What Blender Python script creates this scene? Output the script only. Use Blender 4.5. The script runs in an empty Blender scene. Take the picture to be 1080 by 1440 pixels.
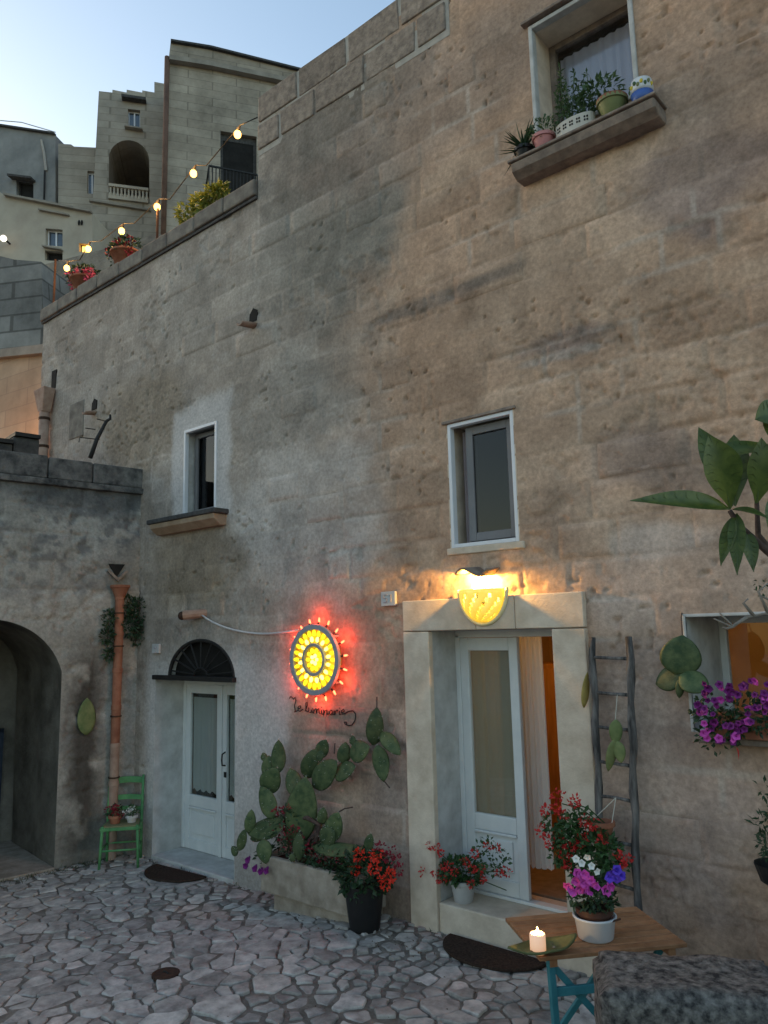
import bpy, bmesh, math, random
import numpy as np
from mathutils import Vector, Matrix

# ------------------------------------------------------------------ camera, sky, sun, exposure
SC = bpy.context.scene
COL = SC.collection
D, H = 5.3, 2.41                       # camera distance from the house front, eye height
YAW, PITCH, ROLL, FPX = math.radians(-40.622), math.radians(8.804), math.radians(-1.374), 1080.0
_f = Vector((math.sin(YAW)*math.cos(PITCH), math.cos(YAW)*math.cos(PITCH), math.sin(PITCH)))
_r = Vector((math.cos(YAW), -math.sin(YAW), 0.0)); _u = _r.cross(_f)
_c, _s = math.cos(ROLL), math.sin(ROLL)
RT, UP, FW = _c*_r + _s*_u, -_s*_r + _c*_u, _f
CAM = Vector((0, -D, H))
cd = bpy.data.cameras.new('camera'); cam = bpy.data.objects.new('camera', cd); COL.objects.link(cam)
cam.matrix_world = Matrix((( RT.x, UP.x, -FW.x, CAM.x), (RT.y, UP.y, -FW.y, CAM.y), (RT.z, UP.z, -FW.z, CAM.z), (0, 0, 0, 1)))
cd.sensor_fit = 'VERTICAL'; cd.sensor_height = 36.0; cd.lens = 36.0*FPX/1440.0
cd.clip_start = 0.05; cd.clip_end = 2000
SC.camera = cam

SUN_EL, SUN_AZ = math.radians(7.0), math.radians(-93.0)   # azimuth from +Y towards +X: low on the left, grazing the house front
w = bpy.data.worlds.new('World'); SC.world = w; w.use_nodes = True
nt = w.node_tree; bg = nt.nodes['Background']
sky = nt.nodes.new('ShaderNodeTexSky'); sky.sky_type = 'NISHITA'; sky.sun_disc = False
sky.sun_elevation = SUN_EL; sky.sun_rotation = SUN_AZ
sky.air_density = 1.0; sky.dust_density = 1.6; sky.ozone_density = 1.2
nt.links.new(sky.outputs[0], bg.inputs[0]); bg.inputs[1].default_value = 0.15
sl = bpy.data.lights.new('sun', 'SUN'); sl.energy = 0.09; sl.angle = math.radians(40); sl.color = (1.0, .80, .66)
so = bpy.data.objects.new('sun', sl); COL.objects.link(so)
sd = Vector((math.sin(SUN_AZ)*math.cos(math.radians(12)), math.cos(SUN_AZ)*math.cos(math.radians(12)), math.sin(math.radians(12))))
so.rotation_euler = sd.to_track_quat('Z', 'Y').to_euler()
SC.view_settings.view_transform = 'Standard'; SC.view_settings.look = 'None'
SC.view_settings.gamma = 1.0; SC.view_settings.use_curve_mapping = False
SC.view_settings.exposure = 1.68
SC.render.engine = 'CYCLES'
SC.cycles.use_denoising = True
SC.cycles.max_bounces = 6; SC.cycles.sample_clamp_indirect = 4.0
try: SC.cycles.denoiser = 'OPENIMAGEDENOISE'
except Exception: pass

R = random.Random(7)
rad = math.radians

# ------------------------------------------------------------------ survey helpers (photo pixel -> point on a known plane)
def ray(px, py): return FW + RT*((px-540)/FPX) - UP*((py-720)/FPX)
def F(px, py, Y=0.0):
    d = ray(px, py); t = (D+Y)/d.y
    return CAM + d*t
def GZ(x):
    t = min(1, max(0, (x+6.6)/2.2)); t = t*t*(3-2*t)
    return -0.13 + 0.13*t
def G(px, py, z=None):
    d = ray(px, py)
    if z is not None: return CAM + d*((z-H)/d.z)
    zz = 0
    for _ in range(12):
        p = CAM + d*((zz-H)/d.z); zz = GZ(p.x)
    return p
def PL(px, py, P0, n):
    d = ray(px, py); return CAM + d*((P0-CAM).dot(n)/d.dot(n))
def RD(px, py, dist):
    d = ray(px, py); return CAM + d*(dist/math.hypot(d.x, d.y))
def mpp(p): return (p-CAM).dot(FW)/FPX       # metres per photo pixel at a point

# ------------------------------------------------------------------ mesh helpers
WL = {}
def wloc(o): return WL.get(o.name, Vector((0, 0, 0)))
class MB:
    def __init__(s): s.v = []; s.f = []
    def add(s, vs, fs):
        k = len(s.v); s.v += [Vector(v) for v in vs]; s.f += [[k+i for i in f] for f in fs]; return s
    def box(s, x0, x1, y0, y1, z0, z1):
        return s.add([(x0,y0,z0),(x1,y0,z0),(x1,y1,z0),(x0,y1,z0),(x0,y0,z1),(x1,y0,z1),(x1,y1,z1),(x0,y1,z1)],
                     [(0,3,2,1),(4,5,6,7),(0,1,5,4),(1,2,6,5),(2,3,7,6),(3,0,4,7)])
    def obox(s, o, ax, ay, az):          # corner o with three edge vectors
        o, ax, ay, az = Vector(o), Vector(ax), Vector(ay), Vector(az)
        return s.add([o, o+ax, o+ax+ay, o+ay, o+az, o+ax+az, o+ax+ay+az, o+ay+az],
                     [(0,3,2,1),(4,5,6,7),(0,1,5,4),(1,2,6,5),(2,3,7,6),(3,0,4,7)])
    def beam(s, a, b, wd, dp, up=(0,0,1)):
        a, b = Vector(a), Vector(b); t = (b-a).normalized(); up = Vector(up)
        x = t.cross(up)
        if x.length < 1e-4: x = t.cross(Vector((1,0,0)))
        x.normalize(); y = x.cross(t)
        return s.obox(a - x*wd/2 - y*dp/2, x*wd, y*dp, b-a)
    def tube(s, pts, r, n=8, cap=True):
        pts = [Vector(p) for p in pts]; m = len(pts)
        rs = r if isinstance(r, (list, tuple)) else [r]*m
        x = None; k = len(s.v)
        for i in range(m):
            t = (pts[min(i+1, m-1)] - pts[max(i-1, 0)])
            t = t.normalized() if t.length > 1e-9 else Vector((0,0,1))
            if x is None:
                x = t.cross(Vector((0,0,1)))
                if x.length < .1: x = t.cross(Vector((1,0,0)))
            x = (x - t*x.dot(t)).normalized(); y = t.cross(x)
            for j in range(n):
                a = 2*math.pi*j/n; s.v.append(pts[i] + (x*math.cos(a) + y*math.sin(a))*rs[i])
        for i in range(m-1):
            for j in range(n):
                a, b = k+i*n+j, k+i*n+(j+1) % n; s.f.append([a, b, b+n, a+n])
        if cap:
            s.f.append([k+j for j in range(n)][::-1]); s.f.append([k+(m-1)*n+j for j in range(n)])
        return s
    def lathe(s, c, prof, n=20, axis=None, cap=True):
        c = Vector(c); az = Vector(axis or (0,0,1)).normalized()
        ax = az.cross(Vector((0,1,0)));
        if ax.length < .1: ax = az.cross(Vector((1,0,0)))
        ax.normalize(); ay = az.cross(ax); k = len(s.v)
        for r, z in prof:
            for j in range(n):
                a = 2*math.pi*j/n; s.v.append(c + (ax*math.cos(a)+ay*math.sin(a))*r + az*z)
        for i in range(len(prof)-1):
            for j in range(n):
                a, b = k+i*n+j, k+i*n+(j+1) % n; s.f.append([a, b, b+n, a+n])
        if cap:
            s.f.append([k+j for j in range(n)][::-1]); s.f.append([k+(len(prof)-1)*n+j for j in range(n)])
        return s
    def ell(s, c, rx, ry, rz, n=8, m=6):
        c = Vector(c); k = len(s.v)
        for i in range(m+1):
            t = math.pi*i/m
            for j in range(n):
                a = 2*math.pi*j/n
                s.v.append(c + Vector((rx*math.sin(t)*math.cos(a), ry*math.sin(t)*math.sin(a), rz*math.cos(t))))
        for i in range(m):
            for j in range(n):
                a, b = k+i*n+j, k+i*n+(j+1) % n; s.f.append([a, a+n, b+n, b])
        return s
    def prism(s, poly, ext):              # list of 3D points extruded by a vector
        e = Vector(ext); n = len(poly); k = len(s.v)
        s.v += [Vector(p) for p in poly] + [Vector(p)+e for p in poly]
        s.f.append([k+i for i in range(n)][::-1]); s.f.append([k+n+i for i in range(n)])
        for i in range(n): j = (i+1) % n; s.f.append([k+i, k+j, k+n+j, k+n+i])
        return s
    def build(s, name, m, parent=None, smooth=False, bevel=0.0, loc=None, kind=None, fix=True):
        c = Vector(loc) if loc is not None else sum(s.v, Vector())/max(1, len(s.v))
        me = bpy.data.meshes.new(name); me.from_pydata([v-c for v in s.v], [], s.f)
        if fix:
            b = bmesh.new(); b.from_mesh(me); bmesh.ops.recalc_face_normals(b, faces=b.faces); b.to_mesh(me); b.free()
        if smooth: me.shade_smooth()
        me.materials.append(m)
        o = bpy.data.objects.new(name, me); COL.objects.link(o)
        WL[o.name] = c.copy()
        if parent: o.parent = parent; o.location = c - wloc(parent)
        else: o.location = c
        if bevel:
            md = o.modifiers.new('bevel', 'BEVEL'); md.width = bevel; md.segments = 2; md.limit_method = 'ANGLE'; md.angle_limit = rad(50)
        if kind: o['kind'] = kind
        return o
def tag(o, label, cat, group=None):
    o['label'] = label; o['category'] = cat
    if group: o['group'] = group
    return o
def thing(name, loc, label, cat, group=None):
    o = bpy.data.objects.new(name, None); COL.objects.link(o); o.location = loc; o.empty_display_size = .2
    WL[o.name] = Vector(loc); return tag(o, label, cat, group)
def lamp(name, loc, parent, col, energy, r=.03, kind='POINT'):
    l = bpy.data.lights.new(name, kind); l.energy = energy; l.color = col; l.shadow_soft_size = r
    o = bpy.data.objects.new(name, l); COL.objects.link(o)
    o.parent = parent; o.location = Vector(loc) - wloc(parent); return o

# ------------------------------------------------------------------ materials
def nodes(name):
    m = bpy.data.materials.new(name); m.use_nodes = True; t = m.node_tree
    return m, t, t.nodes['Principled BSDF']
def mat(name, c1, c2=None, rough=.8, scale=8, detail=5, bump=0.0, bscale=None, bdist=.01, metal=0, spec=.3, rand=0.0,
        emit=None, estr=0, stretch=None, lo=.35, hi=.65, sub=0, coat=0, trans=0):
    m, t, p = nodes(name); L = t.links.new
    p.inputs['Roughness'].default_value = rough; p.inputs['Metallic'].default_value = metal
    p.inputs['Specular IOR Level'].default_value = spec
    if coat: p.inputs['Coat Weight'].default_value = coat
    if trans: p.inputs['Transmission Weight'].default_value = trans
    tc = t.nodes.new('ShaderNodeTexCoord'); src = tc.outputs['Object']
    if rand:
        oi = t.nodes.new('ShaderNodeObjectInfo'); ad = t.nodes.new('ShaderNodeVectorMath'); ad.operation = 'ADD'
        mu = t.nodes.new('ShaderNodeMath'); mu.operation = 'MULTIPLY'; mu.inputs[1].default_value = 37.0
        L(oi.outputs['Random'], mu.inputs[0]); L(src, ad.inputs[0]); L(mu.outputs[0], ad.inputs[1]); src = ad.outputs[0]
    if stretch:
        mp = t.nodes.new('ShaderNodeMapping'); mp.inputs['Scale'].default_value = stretch; L(src, mp.inputs[0]); src = mp.outputs[0]
    nz = t.nodes.new('ShaderNodeTexNoise'); nz.inputs['Scale'].default_value = scale; nz.inputs['Detail'].default_value = detail
    nz.inputs['Roughness'].default_value = .62
    L(src, nz.inputs['Vector'])
    rp = t.nodes.new('ShaderNodeValToRGB'); rp.color_ramp.elements[0].position = lo; rp.color_ramp.elements[1].position = hi
    rp.color_ramp.elements[0].color = (*c1, 1); rp.color_ramp.elements[1].color = (*(c2 or c1), 1)
    L(nz.outputs[0], rp.inputs[0]); out = rp.outputs[0]
    if rand:
        hs = t.nodes.new('ShaderNodeHueSaturation'); mr = t.nodes.new('ShaderNodeMapRange')
        mr.inputs['To Min'].default_value = 1-rand; mr.inputs['To Max'].default_value = 1+rand
        L(oi.outputs['Random'], mr.inputs['Value']); L(mr.outputs[0], hs.inputs['Value']); L(out, hs.inputs['Color']); out = hs.outputs[0]
    L(out, p.inputs['Base Color'])
    if bump:
        n2 = t.nodes.new('ShaderNodeTexNoise'); n2.inputs['Scale'].default_value = bscale or scale*4; n2.inputs['Detail'].default_value = 6
        n2.inputs['Roughness'].default_value = .65; L(src, n2.inputs['Vector'])
        bp = t.nodes.new('ShaderNodeBump'); bp.inputs['Strength'].default_value = bump; bp.inputs['Distance'].default_value = bdist
        L(n2.outputs[0], bp.inputs['Height']); L(bp.outputs[0], p.inputs['Normal'])
    if emit:
        p.inputs['Emission Color'].default_value = (*emit, 1); p.inputs['Emission Strength'].default_value = estr
    return m
def wallmat(name, gain=1.0):             # colour from the stone survey attribute + fine grain
    m, t, p = nodes(name); L = t.links.new
    p.inputs['Roughness'].default_value = .93; p.inputs['Specular IOR Level'].default_value = .15
    at = t.nodes.new('ShaderNodeAttribute'); at.attribute_name = 'Col'
    tc = t.nodes.new('ShaderNodeTexCoord')
    n1 = t.nodes.new('ShaderNodeTexNoise'); n1.inputs['Scale'].default_value = 26; n1.inputs['Detail'].default_value = 7; n1.inputs['Roughness'].default_value = .7
    n2 = t.nodes.new('ShaderNodeTexNoise'); n2.inputs['Scale'].default_value = 95; n2.inputs['Detail'].default_value = 4
    L(tc.outputs['Object'], n1.inputs['Vector']); L(tc.outputs['Object'], n2.inputs['Vector'])
    mr = t.nodes.new('ShaderNodeMapRange'); mr.inputs['From Min'].default_value = .3; mr.inputs['From Max'].default_value = .7
    mr.inputs['To Min'].default_value = .72*gain; mr.inputs['To Max'].default_value = 1.25*gain; L(n1.outputs[0], mr.inputs['Value'])
    mx = t.nodes.new('ShaderNodeVectorMath'); mx.operation = 'SCALE'; L(at.outputs['Color'], mx.inputs[0]); L(mr.outputs[0], mx.inputs['Scale'])
    L(mx.outputs[0], p.inputs['Base Color'])
    ad = t.nodes.new('ShaderNodeMath'); ad.operation = 'MULTIPLY_ADD'; ad.inputs[1].default_value = .35
    L(n2.outputs[0], ad.inputs[0]); L(n1.outputs[0], ad.inputs[2])
    mp = t.nodes.new('ShaderNodeMapping'); mp.inputs['Scale'].default_value = (1, 1, 1.5); L(tc.outputs['Object'], mp.inputs[0])
    n3 = t.nodes.new('ShaderNodeTexNoise'); n3.inputs['Scale'].default_value = 30; n3.inputs['Detail'].default_value = 5; n3.inputs['Roughness'].default_value = .72; L(mp.outputs[0], n3.inputs['Vector'])
    n4 = t.nodes.new('ShaderNodeTexNoise'); n4.inputs['Scale'].default_value = 1.7; n4.inputs['Detail'].default_value = 3; L(tc.outputs['Object'], n4.inputs['Vector'])
    th = t.nodes.new('ShaderNodeMapRange'); th.inputs['From Min'].default_value = .66; th.inputs['From Max'].default_value = .70; th.inputs['To Min'].default_value = 0; th.inputs['To Max'].default_value = -1; L(n3.outputs[0], th.inputs['Value'])
    ms = t.nodes.new('ShaderNodeMapRange'); ms.inputs['From Min'].default_value = .48; ms.inputs['From Max'].default_value = .64; L(n4.outputs[0], ms.inputs['Value'])
    pm = t.nodes.new('ShaderNodeMath'); pm.operation = 'MULTIPLY'; L(th.outputs[0], pm.inputs[0]); L(ms.outputs[0], pm.inputs[1])
    bp0 = t.nodes.new('ShaderNodeBump'); bp0.inputs['Strength'].default_value = .5; bp0.inputs['Distance'].default_value = .018; L(pm.outputs[0], bp0.inputs['Height'])
    bp = t.nodes.new('ShaderNodeBump'); bp.inputs['Strength'].default_value = .45; bp.inputs['Distance'].default_value = .008
    L(ad.outputs[0], bp.inputs['Height']); L(bp0.outputs[0], bp.inputs['Normal']); L(bp.outputs[0], p.inputs['Normal'])
    return m
def glass(name, tint=(.96,.98,.97), fres=1.5, alpha=.0):
    m = bpy.data.materials.new(name); m.use_nodes = True; t = m.node_tree; t.nodes.clear(); L = t.links.new
    o = t.nodes.new('ShaderNodeOutputMaterial'); tr = t.nodes.new('ShaderNodeBsdfTransparent'); tr.inputs[0].default_value = (*tint, 1)
    gl = t.nodes.new('ShaderNodeBsdfGlossy'); gl.inputs['Roughness'].default_value = .02
    lw = t.nodes.new('ShaderNodeLayerWeight'); lw.inputs[0].default_value = .5; f0 = ((fres-1)/(fres+1))**2
    pw = t.nodes.new('ShaderNodeMath'); pw.operation = 'POWER'; pw.inputs[1].default_value = 5; L(lw.outputs['Facing'], pw.inputs[0])
    fr = t.nodes.new('ShaderNodeMath'); fr.operation = 'MULTIPLY_ADD'; fr.inputs[1].default_value = 1-f0; fr.inputs[2].default_value = f0; L(pw.outputs[0], fr.inputs[0])
    mx = t.nodes.new('ShaderNodeMixShader'); L(fr.outputs[0], mx.inputs[0]); L(tr.outputs[0], mx.inputs[1]); L(gl.outputs[0], mx.inputs[2])
    L(mx.outputs[0], o.inputs[0]); return m
def sheer(name, c, tr=.5):               # thin cloth: part diffuse, part translucent
    m = bpy.data.materials.new(name); m.use_nodes = True; t = m.node_tree; t.nodes.clear(); L = t.links.new
    o = t.nodes.new('ShaderNodeOutputMaterial'); a = t.nodes.new('ShaderNodeBsdfDiffuse'); a.inputs[0].default_value = (*c, 1)
    b = t.nodes.new('ShaderNodeBsdfTranslucent'); b.inputs[0].default_value = (*c, 1)
    mx = t.nodes.new('ShaderNodeMixShader'); mx.inputs[0].default_value = tr
    L(a.outputs[0], mx.inputs[1]); L(b.outputs[0], mx.inputs[2]); L(mx.outputs[0], o.inputs[0]); return m
def emis(name, c, s):
    m = bpy.data.materials.new(name); m.use_nodes = True; t = m.node_tree; t.nodes.clear()
    o = t.nodes.new('ShaderNodeOutputMaterial'); e = t.nodes.new('ShaderNodeEmission'); e.inputs[0].default_value = (*c, 1); e.inputs[1].default_value = s
    t.links.new(e.outputs[0], o.inputs[0]); return m
def leafmat(name, c1, c2, scale=14, tr=.25, rough=.45):
    m = mat(name, c1, c2, rough=rough, scale=scale, spec=.4)
    t = m.node_tree; p = t.nodes['Principled BSDF']; o = t.nodes['Material Output']; rp = t.nodes['Color Ramp']
    b = t.nodes.new('ShaderNodeBsdfTranslucent'); mx = t.nodes.new('ShaderNodeMixShader'); mx.inputs[0].default_value = tr
    t.links.new(rp.outputs[0], b.inputs[0]); t.links.new(p.outputs[0], mx.inputs[1]); t.links.new(b.outputs[0], mx.inputs[2]); t.links.new(mx.outputs[0], o.inputs[0])
    return m

M = dict(
    wall=wallmat('weathered_tuff'),
    block=mat('tuff_block', (.19,.155,.13), (.36,.295,.24), rough=.93, scale=13, detail=9, bump=1.0, bscale=40, bdist=.015, rand=.14, spec=.1),
    mortar=mat('pale_mortar', (.37,.34,.30), (.46,.42,.37), rough=.95, scale=9, bump=.6, spec=.1),
    plaster=mat('white_limewash', (.40,.39,.37), (.58,.575,.555), rough=.92, scale=5, detail=9, bump=.3, bscale=30, spec=.15),
    surround=mat('pale_stone_surround', (.53,.43,.33), (.70,.59,.47), rough=.9, scale=6, detail=9, bump=.35, bscale=45, rand=.04, spec=.15),
    sill=mat('weathered_sill', (.17,.135,.115), (.31,.25,.205), rough=.92, scale=9, bump=.7, spec=.1),
    sill_warm=mat('ochre_sill', (.30,.21,.14), (.40,.30,.21), rough=.92, scale=7, bump=.5, spec=.1),
    dark_slab=mat('dark_slate_slab', (.045,.043,.042), (.09,.085,.08), rough=.9, scale=12, bump=.5),
    coping=mat('coping_stone', (.15,.13,.115), (.27,.24,.20), rough=.93, scale=6, bump=.7, spec=.1, rand=.12),
    white=mat('white_paint', (.66,.66,.65), (.74,.74,.72), rough=.45, scale=6, spec=.4),
    whitewood=mat('white_door_paint', (.62,.64,.64), (.70,.71,.70), rough=.5, scale=5, bump=.05, spec=.4),
    pvc=mat('white_window_frame', (.66,.66,.68), (.72,.72,.74), rough=.4, scale=4, spec=.4),
    grey_frame=mat('grey_inner_frame', (.16,.155,.16), (.2,.195,.2), rough=.5, scale=4),
    glass=glass('pane_glass', fres=1.75), darkglass=glass('dark_pane', (.35,.37,.4), 1.45),
    iron=mat('black_iron', (.018,.018,.019), (.035,.033,.03), rough=.6, scale=20, metal=.3),
    dark=mat('dark_inside', (.012,.011,.010), (.022,.02,.018), rough=.95, scale=3),
    paving=mat('limestone_sett', (.25,.228,.208), (.52,.48,.435), rough=.72, scale=9, bump=.55, bscale=30, bdist=.012, rand=.30, spec=.3),
    joint=mat('joint_earth', (.15,.132,.112), (.28,.25,.215), rough=.95, scale=10, bump=.9, bscale=40, bdist=.03, spec=.1),
    terracotta=mat('terracotta', (.23,.085,.05), (.34,.15,.09), rough=.85, scale=9, bump=.3, rand=.15),
    clay_pale=mat('pale_clay', (.27,.17,.125), (.37,.26,.2), rough=.88, scale=8, bump=.3, rand=.1),
    rust=mat('rusted_band', (.03,.018,.014), (.07,.035,.02), rough=.85, scale=25),
    green=mat('green_chair_paint', (.06,.20,.075), (.11,.30,.12), rough=.55, scale=10, bump=.15, rand=.06),
    rush=mat('rush_seat', (.14,.16,.08), (.25,.24,.13), rough=.9, scale=60, stretch=(1,8,1)),
    mat_=mat('brown_coir', (.035,.024,.019), (.075,.05,.038), rough=1, scale=60, bump=.9, bscale=200, bdist=.01, spec=.05),
    trough=mat('tuff_trough', (.25,.205,.16), (.42,.355,.29), rough=.93, scale=6, detail=9, bump=.6, bscale=40, spec=.1),
    blackpot=mat('black_plastic', (.010,.010,.011), (.018,.018,.019), rough=.45, scale=4),
    whitepot=mat('white_pot', (.55,.56,.57), (.63,.64,.64), rough=.4, scale=5, spec=.5),
    greypot=mat('grey_white_pot', (.42,.42,.42), (.52,.52,.51), rough=.55, scale=6),
    brownpot=mat('brown_plastic_pot', (.05,.022,.016), (.075,.035,.025), rough=.5, scale=6),
    soil=mat('potting_soil', (.02,.015,.012), (.05,.037,.028), rough=1, scale=40, bump=.8),
    leaf=leafmat('geranium_leaf', (.025,.065,.02), (.06,.13,.04)),
    leaf_dk=leafmat('dark_leaf', (.018,.04,.018), (.04,.085,.035)),
    leaf_lit=leafmat('bulb_lit_leaf', (.10,.14,.02), (.22,.26,.05)),  # terrace bush: yellow light of the bulbs is put into the leaf colour
    leaf_big=leafmat('large_glossy_leaf', (.045,.075,.013), (.10,.135,.027), scale=22, rough=.35, tr=.3),
    leaf_vein=leafmat('leaf_vein', (.06,.09,.025), (.10,.13,.04)),
    leaf_herb=leafmat('herb_leaf', (.04,.08,.03), (.09,.16,.06)),
    cactus=mat('prickly_pear_skin', (.034,.062,.025), (.10,.125,.052), rough=.6, scale=16, detail=8, bump=.4, bscale=40, rand=.25),
    cactus_dry=mat('dried_pad', (.10,.14,.05), (.20,.22,.09), rough=.75, scale=9, bump=.3, rand=.15),
    cactus_yel=mat('yellowed_pad', (.28,.22,.06), (.40,.31,.10), rough=.75, scale=9, bump=.3),
    bark=mat('brown_bark', (.045,.028,.024), (.11,.075,.06), rough=.85, scale=22, bump=.5),
    greywood=mat('weathered_ladder_wood', (.035,.033,.032), (.19,.175,.165), rough=.9, scale=22, bump=.8, bscale=45, stretch=(1,1,.15)),
    redf=mat('scarlet_petal', (.42,.018,.02), (.62,.045,.035), rough=.6, scale=30, sub=.1),
    orangef=mat('orange_red_petal', (.60,.022,.012), (.78,.05,.02), rough=.6, scale=30),
    darkredf=mat('crimson_petal', (.17,.008,.018), (.30,.02,.04), rough=.6, scale=30),
    purplef=mat('purple_petal', (.09,.006,.085), (.21,.014,.18), rough=.6, scale=25),
    pinkf=mat('magenta_petal', (.42,.03,.30), (.62,.09,.45), rough=.6, scale=25),
    bluef=mat('violet_blue_petal', (.06,.03,.45), (.14,.06,.62), rough=.6, scale=25),
    whitef=mat('white_petal', (.62,.62,.60), (.75,.75,.72), rough=.6, scale=25),
    string=mat('white_string', (.5,.48,.42), rough=.9),
    cable=mat('white_cable', (.5,.5,.5), (.58,.58,.57), rough=.5),
    tabletop=mat('oiled_slat', (.25,.115,.05), (.38,.19,.09), rough=.5, scale=14, stretch=(1,1,1), bump=.15, rand=.12),
    tableleg=mat('teal_paint', (.03,.16,.19), (.05,.22,.25), rough=.5, scale=9),
    oldwall=mat('lichened_limestone', (.04,.04,.042), (.30,.285,.265), rough=.97, scale=26, detail=14, bump=1.0, bscale=45, bdist=.03, lo=.36, hi=.70, spec=.1),
    dish=mat('olive_green_dish', (.075,.085,.03), (.14,.15,.06), rough=.55, scale=12, bump=.3),
    wax=mat('candle_wax', (.75,.68,.58), (.8,.74,.64), rough=.5, scale=4, emit=(1,.42,.12), estr=.16),
    flame=emis('candle_flame', (1, .62, .22), 14),
    bulb_w=emis('warm_bulb', (1, .48, .10), 2.6),
    bulb_y=emis('yellow_bulb', (1, .74, .02), .55),
    bulb_yw=emis('bright_yellow_bulb', (1, .80, .12), 1.5),
    bulb_r=emis('red_bulb', (1, .13, .05), 2.2),
    frame_grey=mat('grey_painted_ring', (.27,.26,.29), (.34,.33,.36), rough=.6, scale=10),
    backboard=mat('yellow_backboard', (.55,.42,.03), (.65,.5,.05), rough=.6, scale=6),
    ceramic=mat('glazed_ceramic', (.72,.62,.32), (.82,.74,.45), rough=.4, scale=7, spec=.5),
    roomwall=mat('ochre_room_plaster', (.46,.30,.15), (.55,.38,.2), rough=.9, scale=3),
    roomfloor=mat('tiled_floor', (.20,.15,.11), (.30,.24,.18), rough=.5, scale=12),
    pine=mat('pine_board', (.42,.20,.05), (.56,.29,.09), rough=.55, scale=5, stretch=(6,6,.6), bump=.1),
    curtain=sheer('white_curtain', (.78,.77,.75), .2), sheer=sheer('sheer_curtain', (.5,.42,.44), .35),
    doorcloth=sheer('grey_door_curtain', (.44,.46,.45), .2), olivecloth=sheer('olive_door_curtain', (.36,.33,.24), .3),
    lace=sheer('lace_curtain', (.72,.68,.72), .3),
    pinkpot=mat('pink_pot', (.45,.17,.17), (.55,.24,.23), rough=.6, scale=6),
    olivepot=mat('olive_glazed_pot', (.13,.15,.055), (.2,.22,.09), rough=.5, scale=6),
    bluepot=mat('blue_band', (.04,.09,.30), (.07,.14,.4), rough=.4, scale=6),
    creampot=mat('cream_planter', (.46,.43,.37), (.55,.52,.46), rough=.7, scale=6),
    gate=mat('blue_gate_paint', (.014,.022,.04), (.026,.038,.065), rough=.6, scale=9),
    bgstone=None,
)
def brickmat(name, c1, c2, cm, bw=.6, bh=.28, scale=1.0, msize=.012, dirt=.55, ang=0.0):
    m, t, p = nodes(name); L = t.links.new
    p.inputs['Roughness'].default_value = .95; p.inputs['Specular IOR Level'].default_value = .1
    tc = t.nodes.new('ShaderNodeTexCoord'); mp = t.nodes.new('ShaderNodeMapping')
    # local x of the facade along the wall, z up -> brick u, v
    mp.inputs['Rotation'].default_value = (rad(-90), 0, 0); L(tc.outputs['Object'], mp.inputs[0])
    rot = t.nodes.new('ShaderNodeVectorRotate'); rot.rotation_type = 'Z_AXIS'; rot.inputs['Angle'].default_value = ang
    L(tc.outputs['Object'], rot.inputs['Vector']); L(rot.outputs[0], mp.inputs[0])
    b = t.nodes.new('ShaderNodeTexBrick'); b.inputs['Scale'].default_value = scale; b.inputs['Brick Width'].default_value = bw; b.inputs['Row Height'].default_value = bh
    b.inputs['Mortar Size'].default_value = msize; b.inputs['Mortar Smooth'].default_value = .5
    b.inputs['Color1'].default_value = (*c1, 1); b.inputs['Color2'].default_value = (*c2, 1); b.inputs['Mortar'].default_value = (*cm, 1)
    L(mp.outputs[0], b.inputs['Vector'])
    n = t.nodes.new('ShaderNodeTexNoise'); n.inputs['Scale'].default_value = .8; n.inputs['Detail'].default_value = 8; n.inputs['Roughness'].default_value = .68
    L(tc.outputs['Object'], n.inputs['Vector'])
    mr = t.nodes.new('ShaderNodeMapRange'); mr.inputs['From Min'].default_value = .32; mr.inputs['From Max'].default_value = .68
    mr.inputs['To Min'].default_value = dirt; mr.inputs['To Max'].default_value = 1.2; L(n.outputs[0], mr.inputs['Value'])
    mx = t.nodes.new('ShaderNodeVectorMath'); mx.operation = 'SCALE'; L(b.outputs['Color'], mx.inputs[0]); L(mr.outputs[0], mx.inputs['Scale'])
    L(mx.outputs[0], p.inputs['Base Color'])
    bp = t.nodes.new('ShaderNodeBump'); bp.inputs['Strength'].default_value = .6; bp.inputs['Distance'].default_value = .03
    L(n.outputs[0], bp.inputs['Height']); L(bp.outputs[0], p.inputs['Normal'])
    return m

# ------------------------------------------------------------------ noise on arrays
_rs = np.random.RandomState(11); _T = _rs.rand(257, 257)
def vn(x, y, seed=0):
    x = np.asarray(x)+seed*17.31; y = np.asarray(y)+seed*9.77
    xi = np.floor(x).astype(int); yi = np.floor(y).astype(int); fx = x-xi; fy = y-yi
    fx = fx*fx*(3-2*fx); fy = fy*fy*(3-2*fy); a, b = xi % 256, yi % 256
    return (_T[a, b]*(1-fx)+_T[a+1, b]*fx)*(1-fy) + (_T[a, b+1]*(1-fx)+_T[a+1, b+1]*fx)*fy
def fbm(x, y, seed=0, o=4, g=.55):
    s = 0; a = 1; n = 0
    for i in range(o): s = s+a*vn(x*2**i, y*2**i, seed+i*3); n += a; a *= g
    return s/n
def sst(a, b, x): t = np.clip((x-a)/(b-a), 0, 1); return t*t*(3-2*t)
def hsh(i, j, k=0): return _T[(i*37+j*91+k*13) % 256, (i*53+j*29+k*71) % 256]
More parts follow.
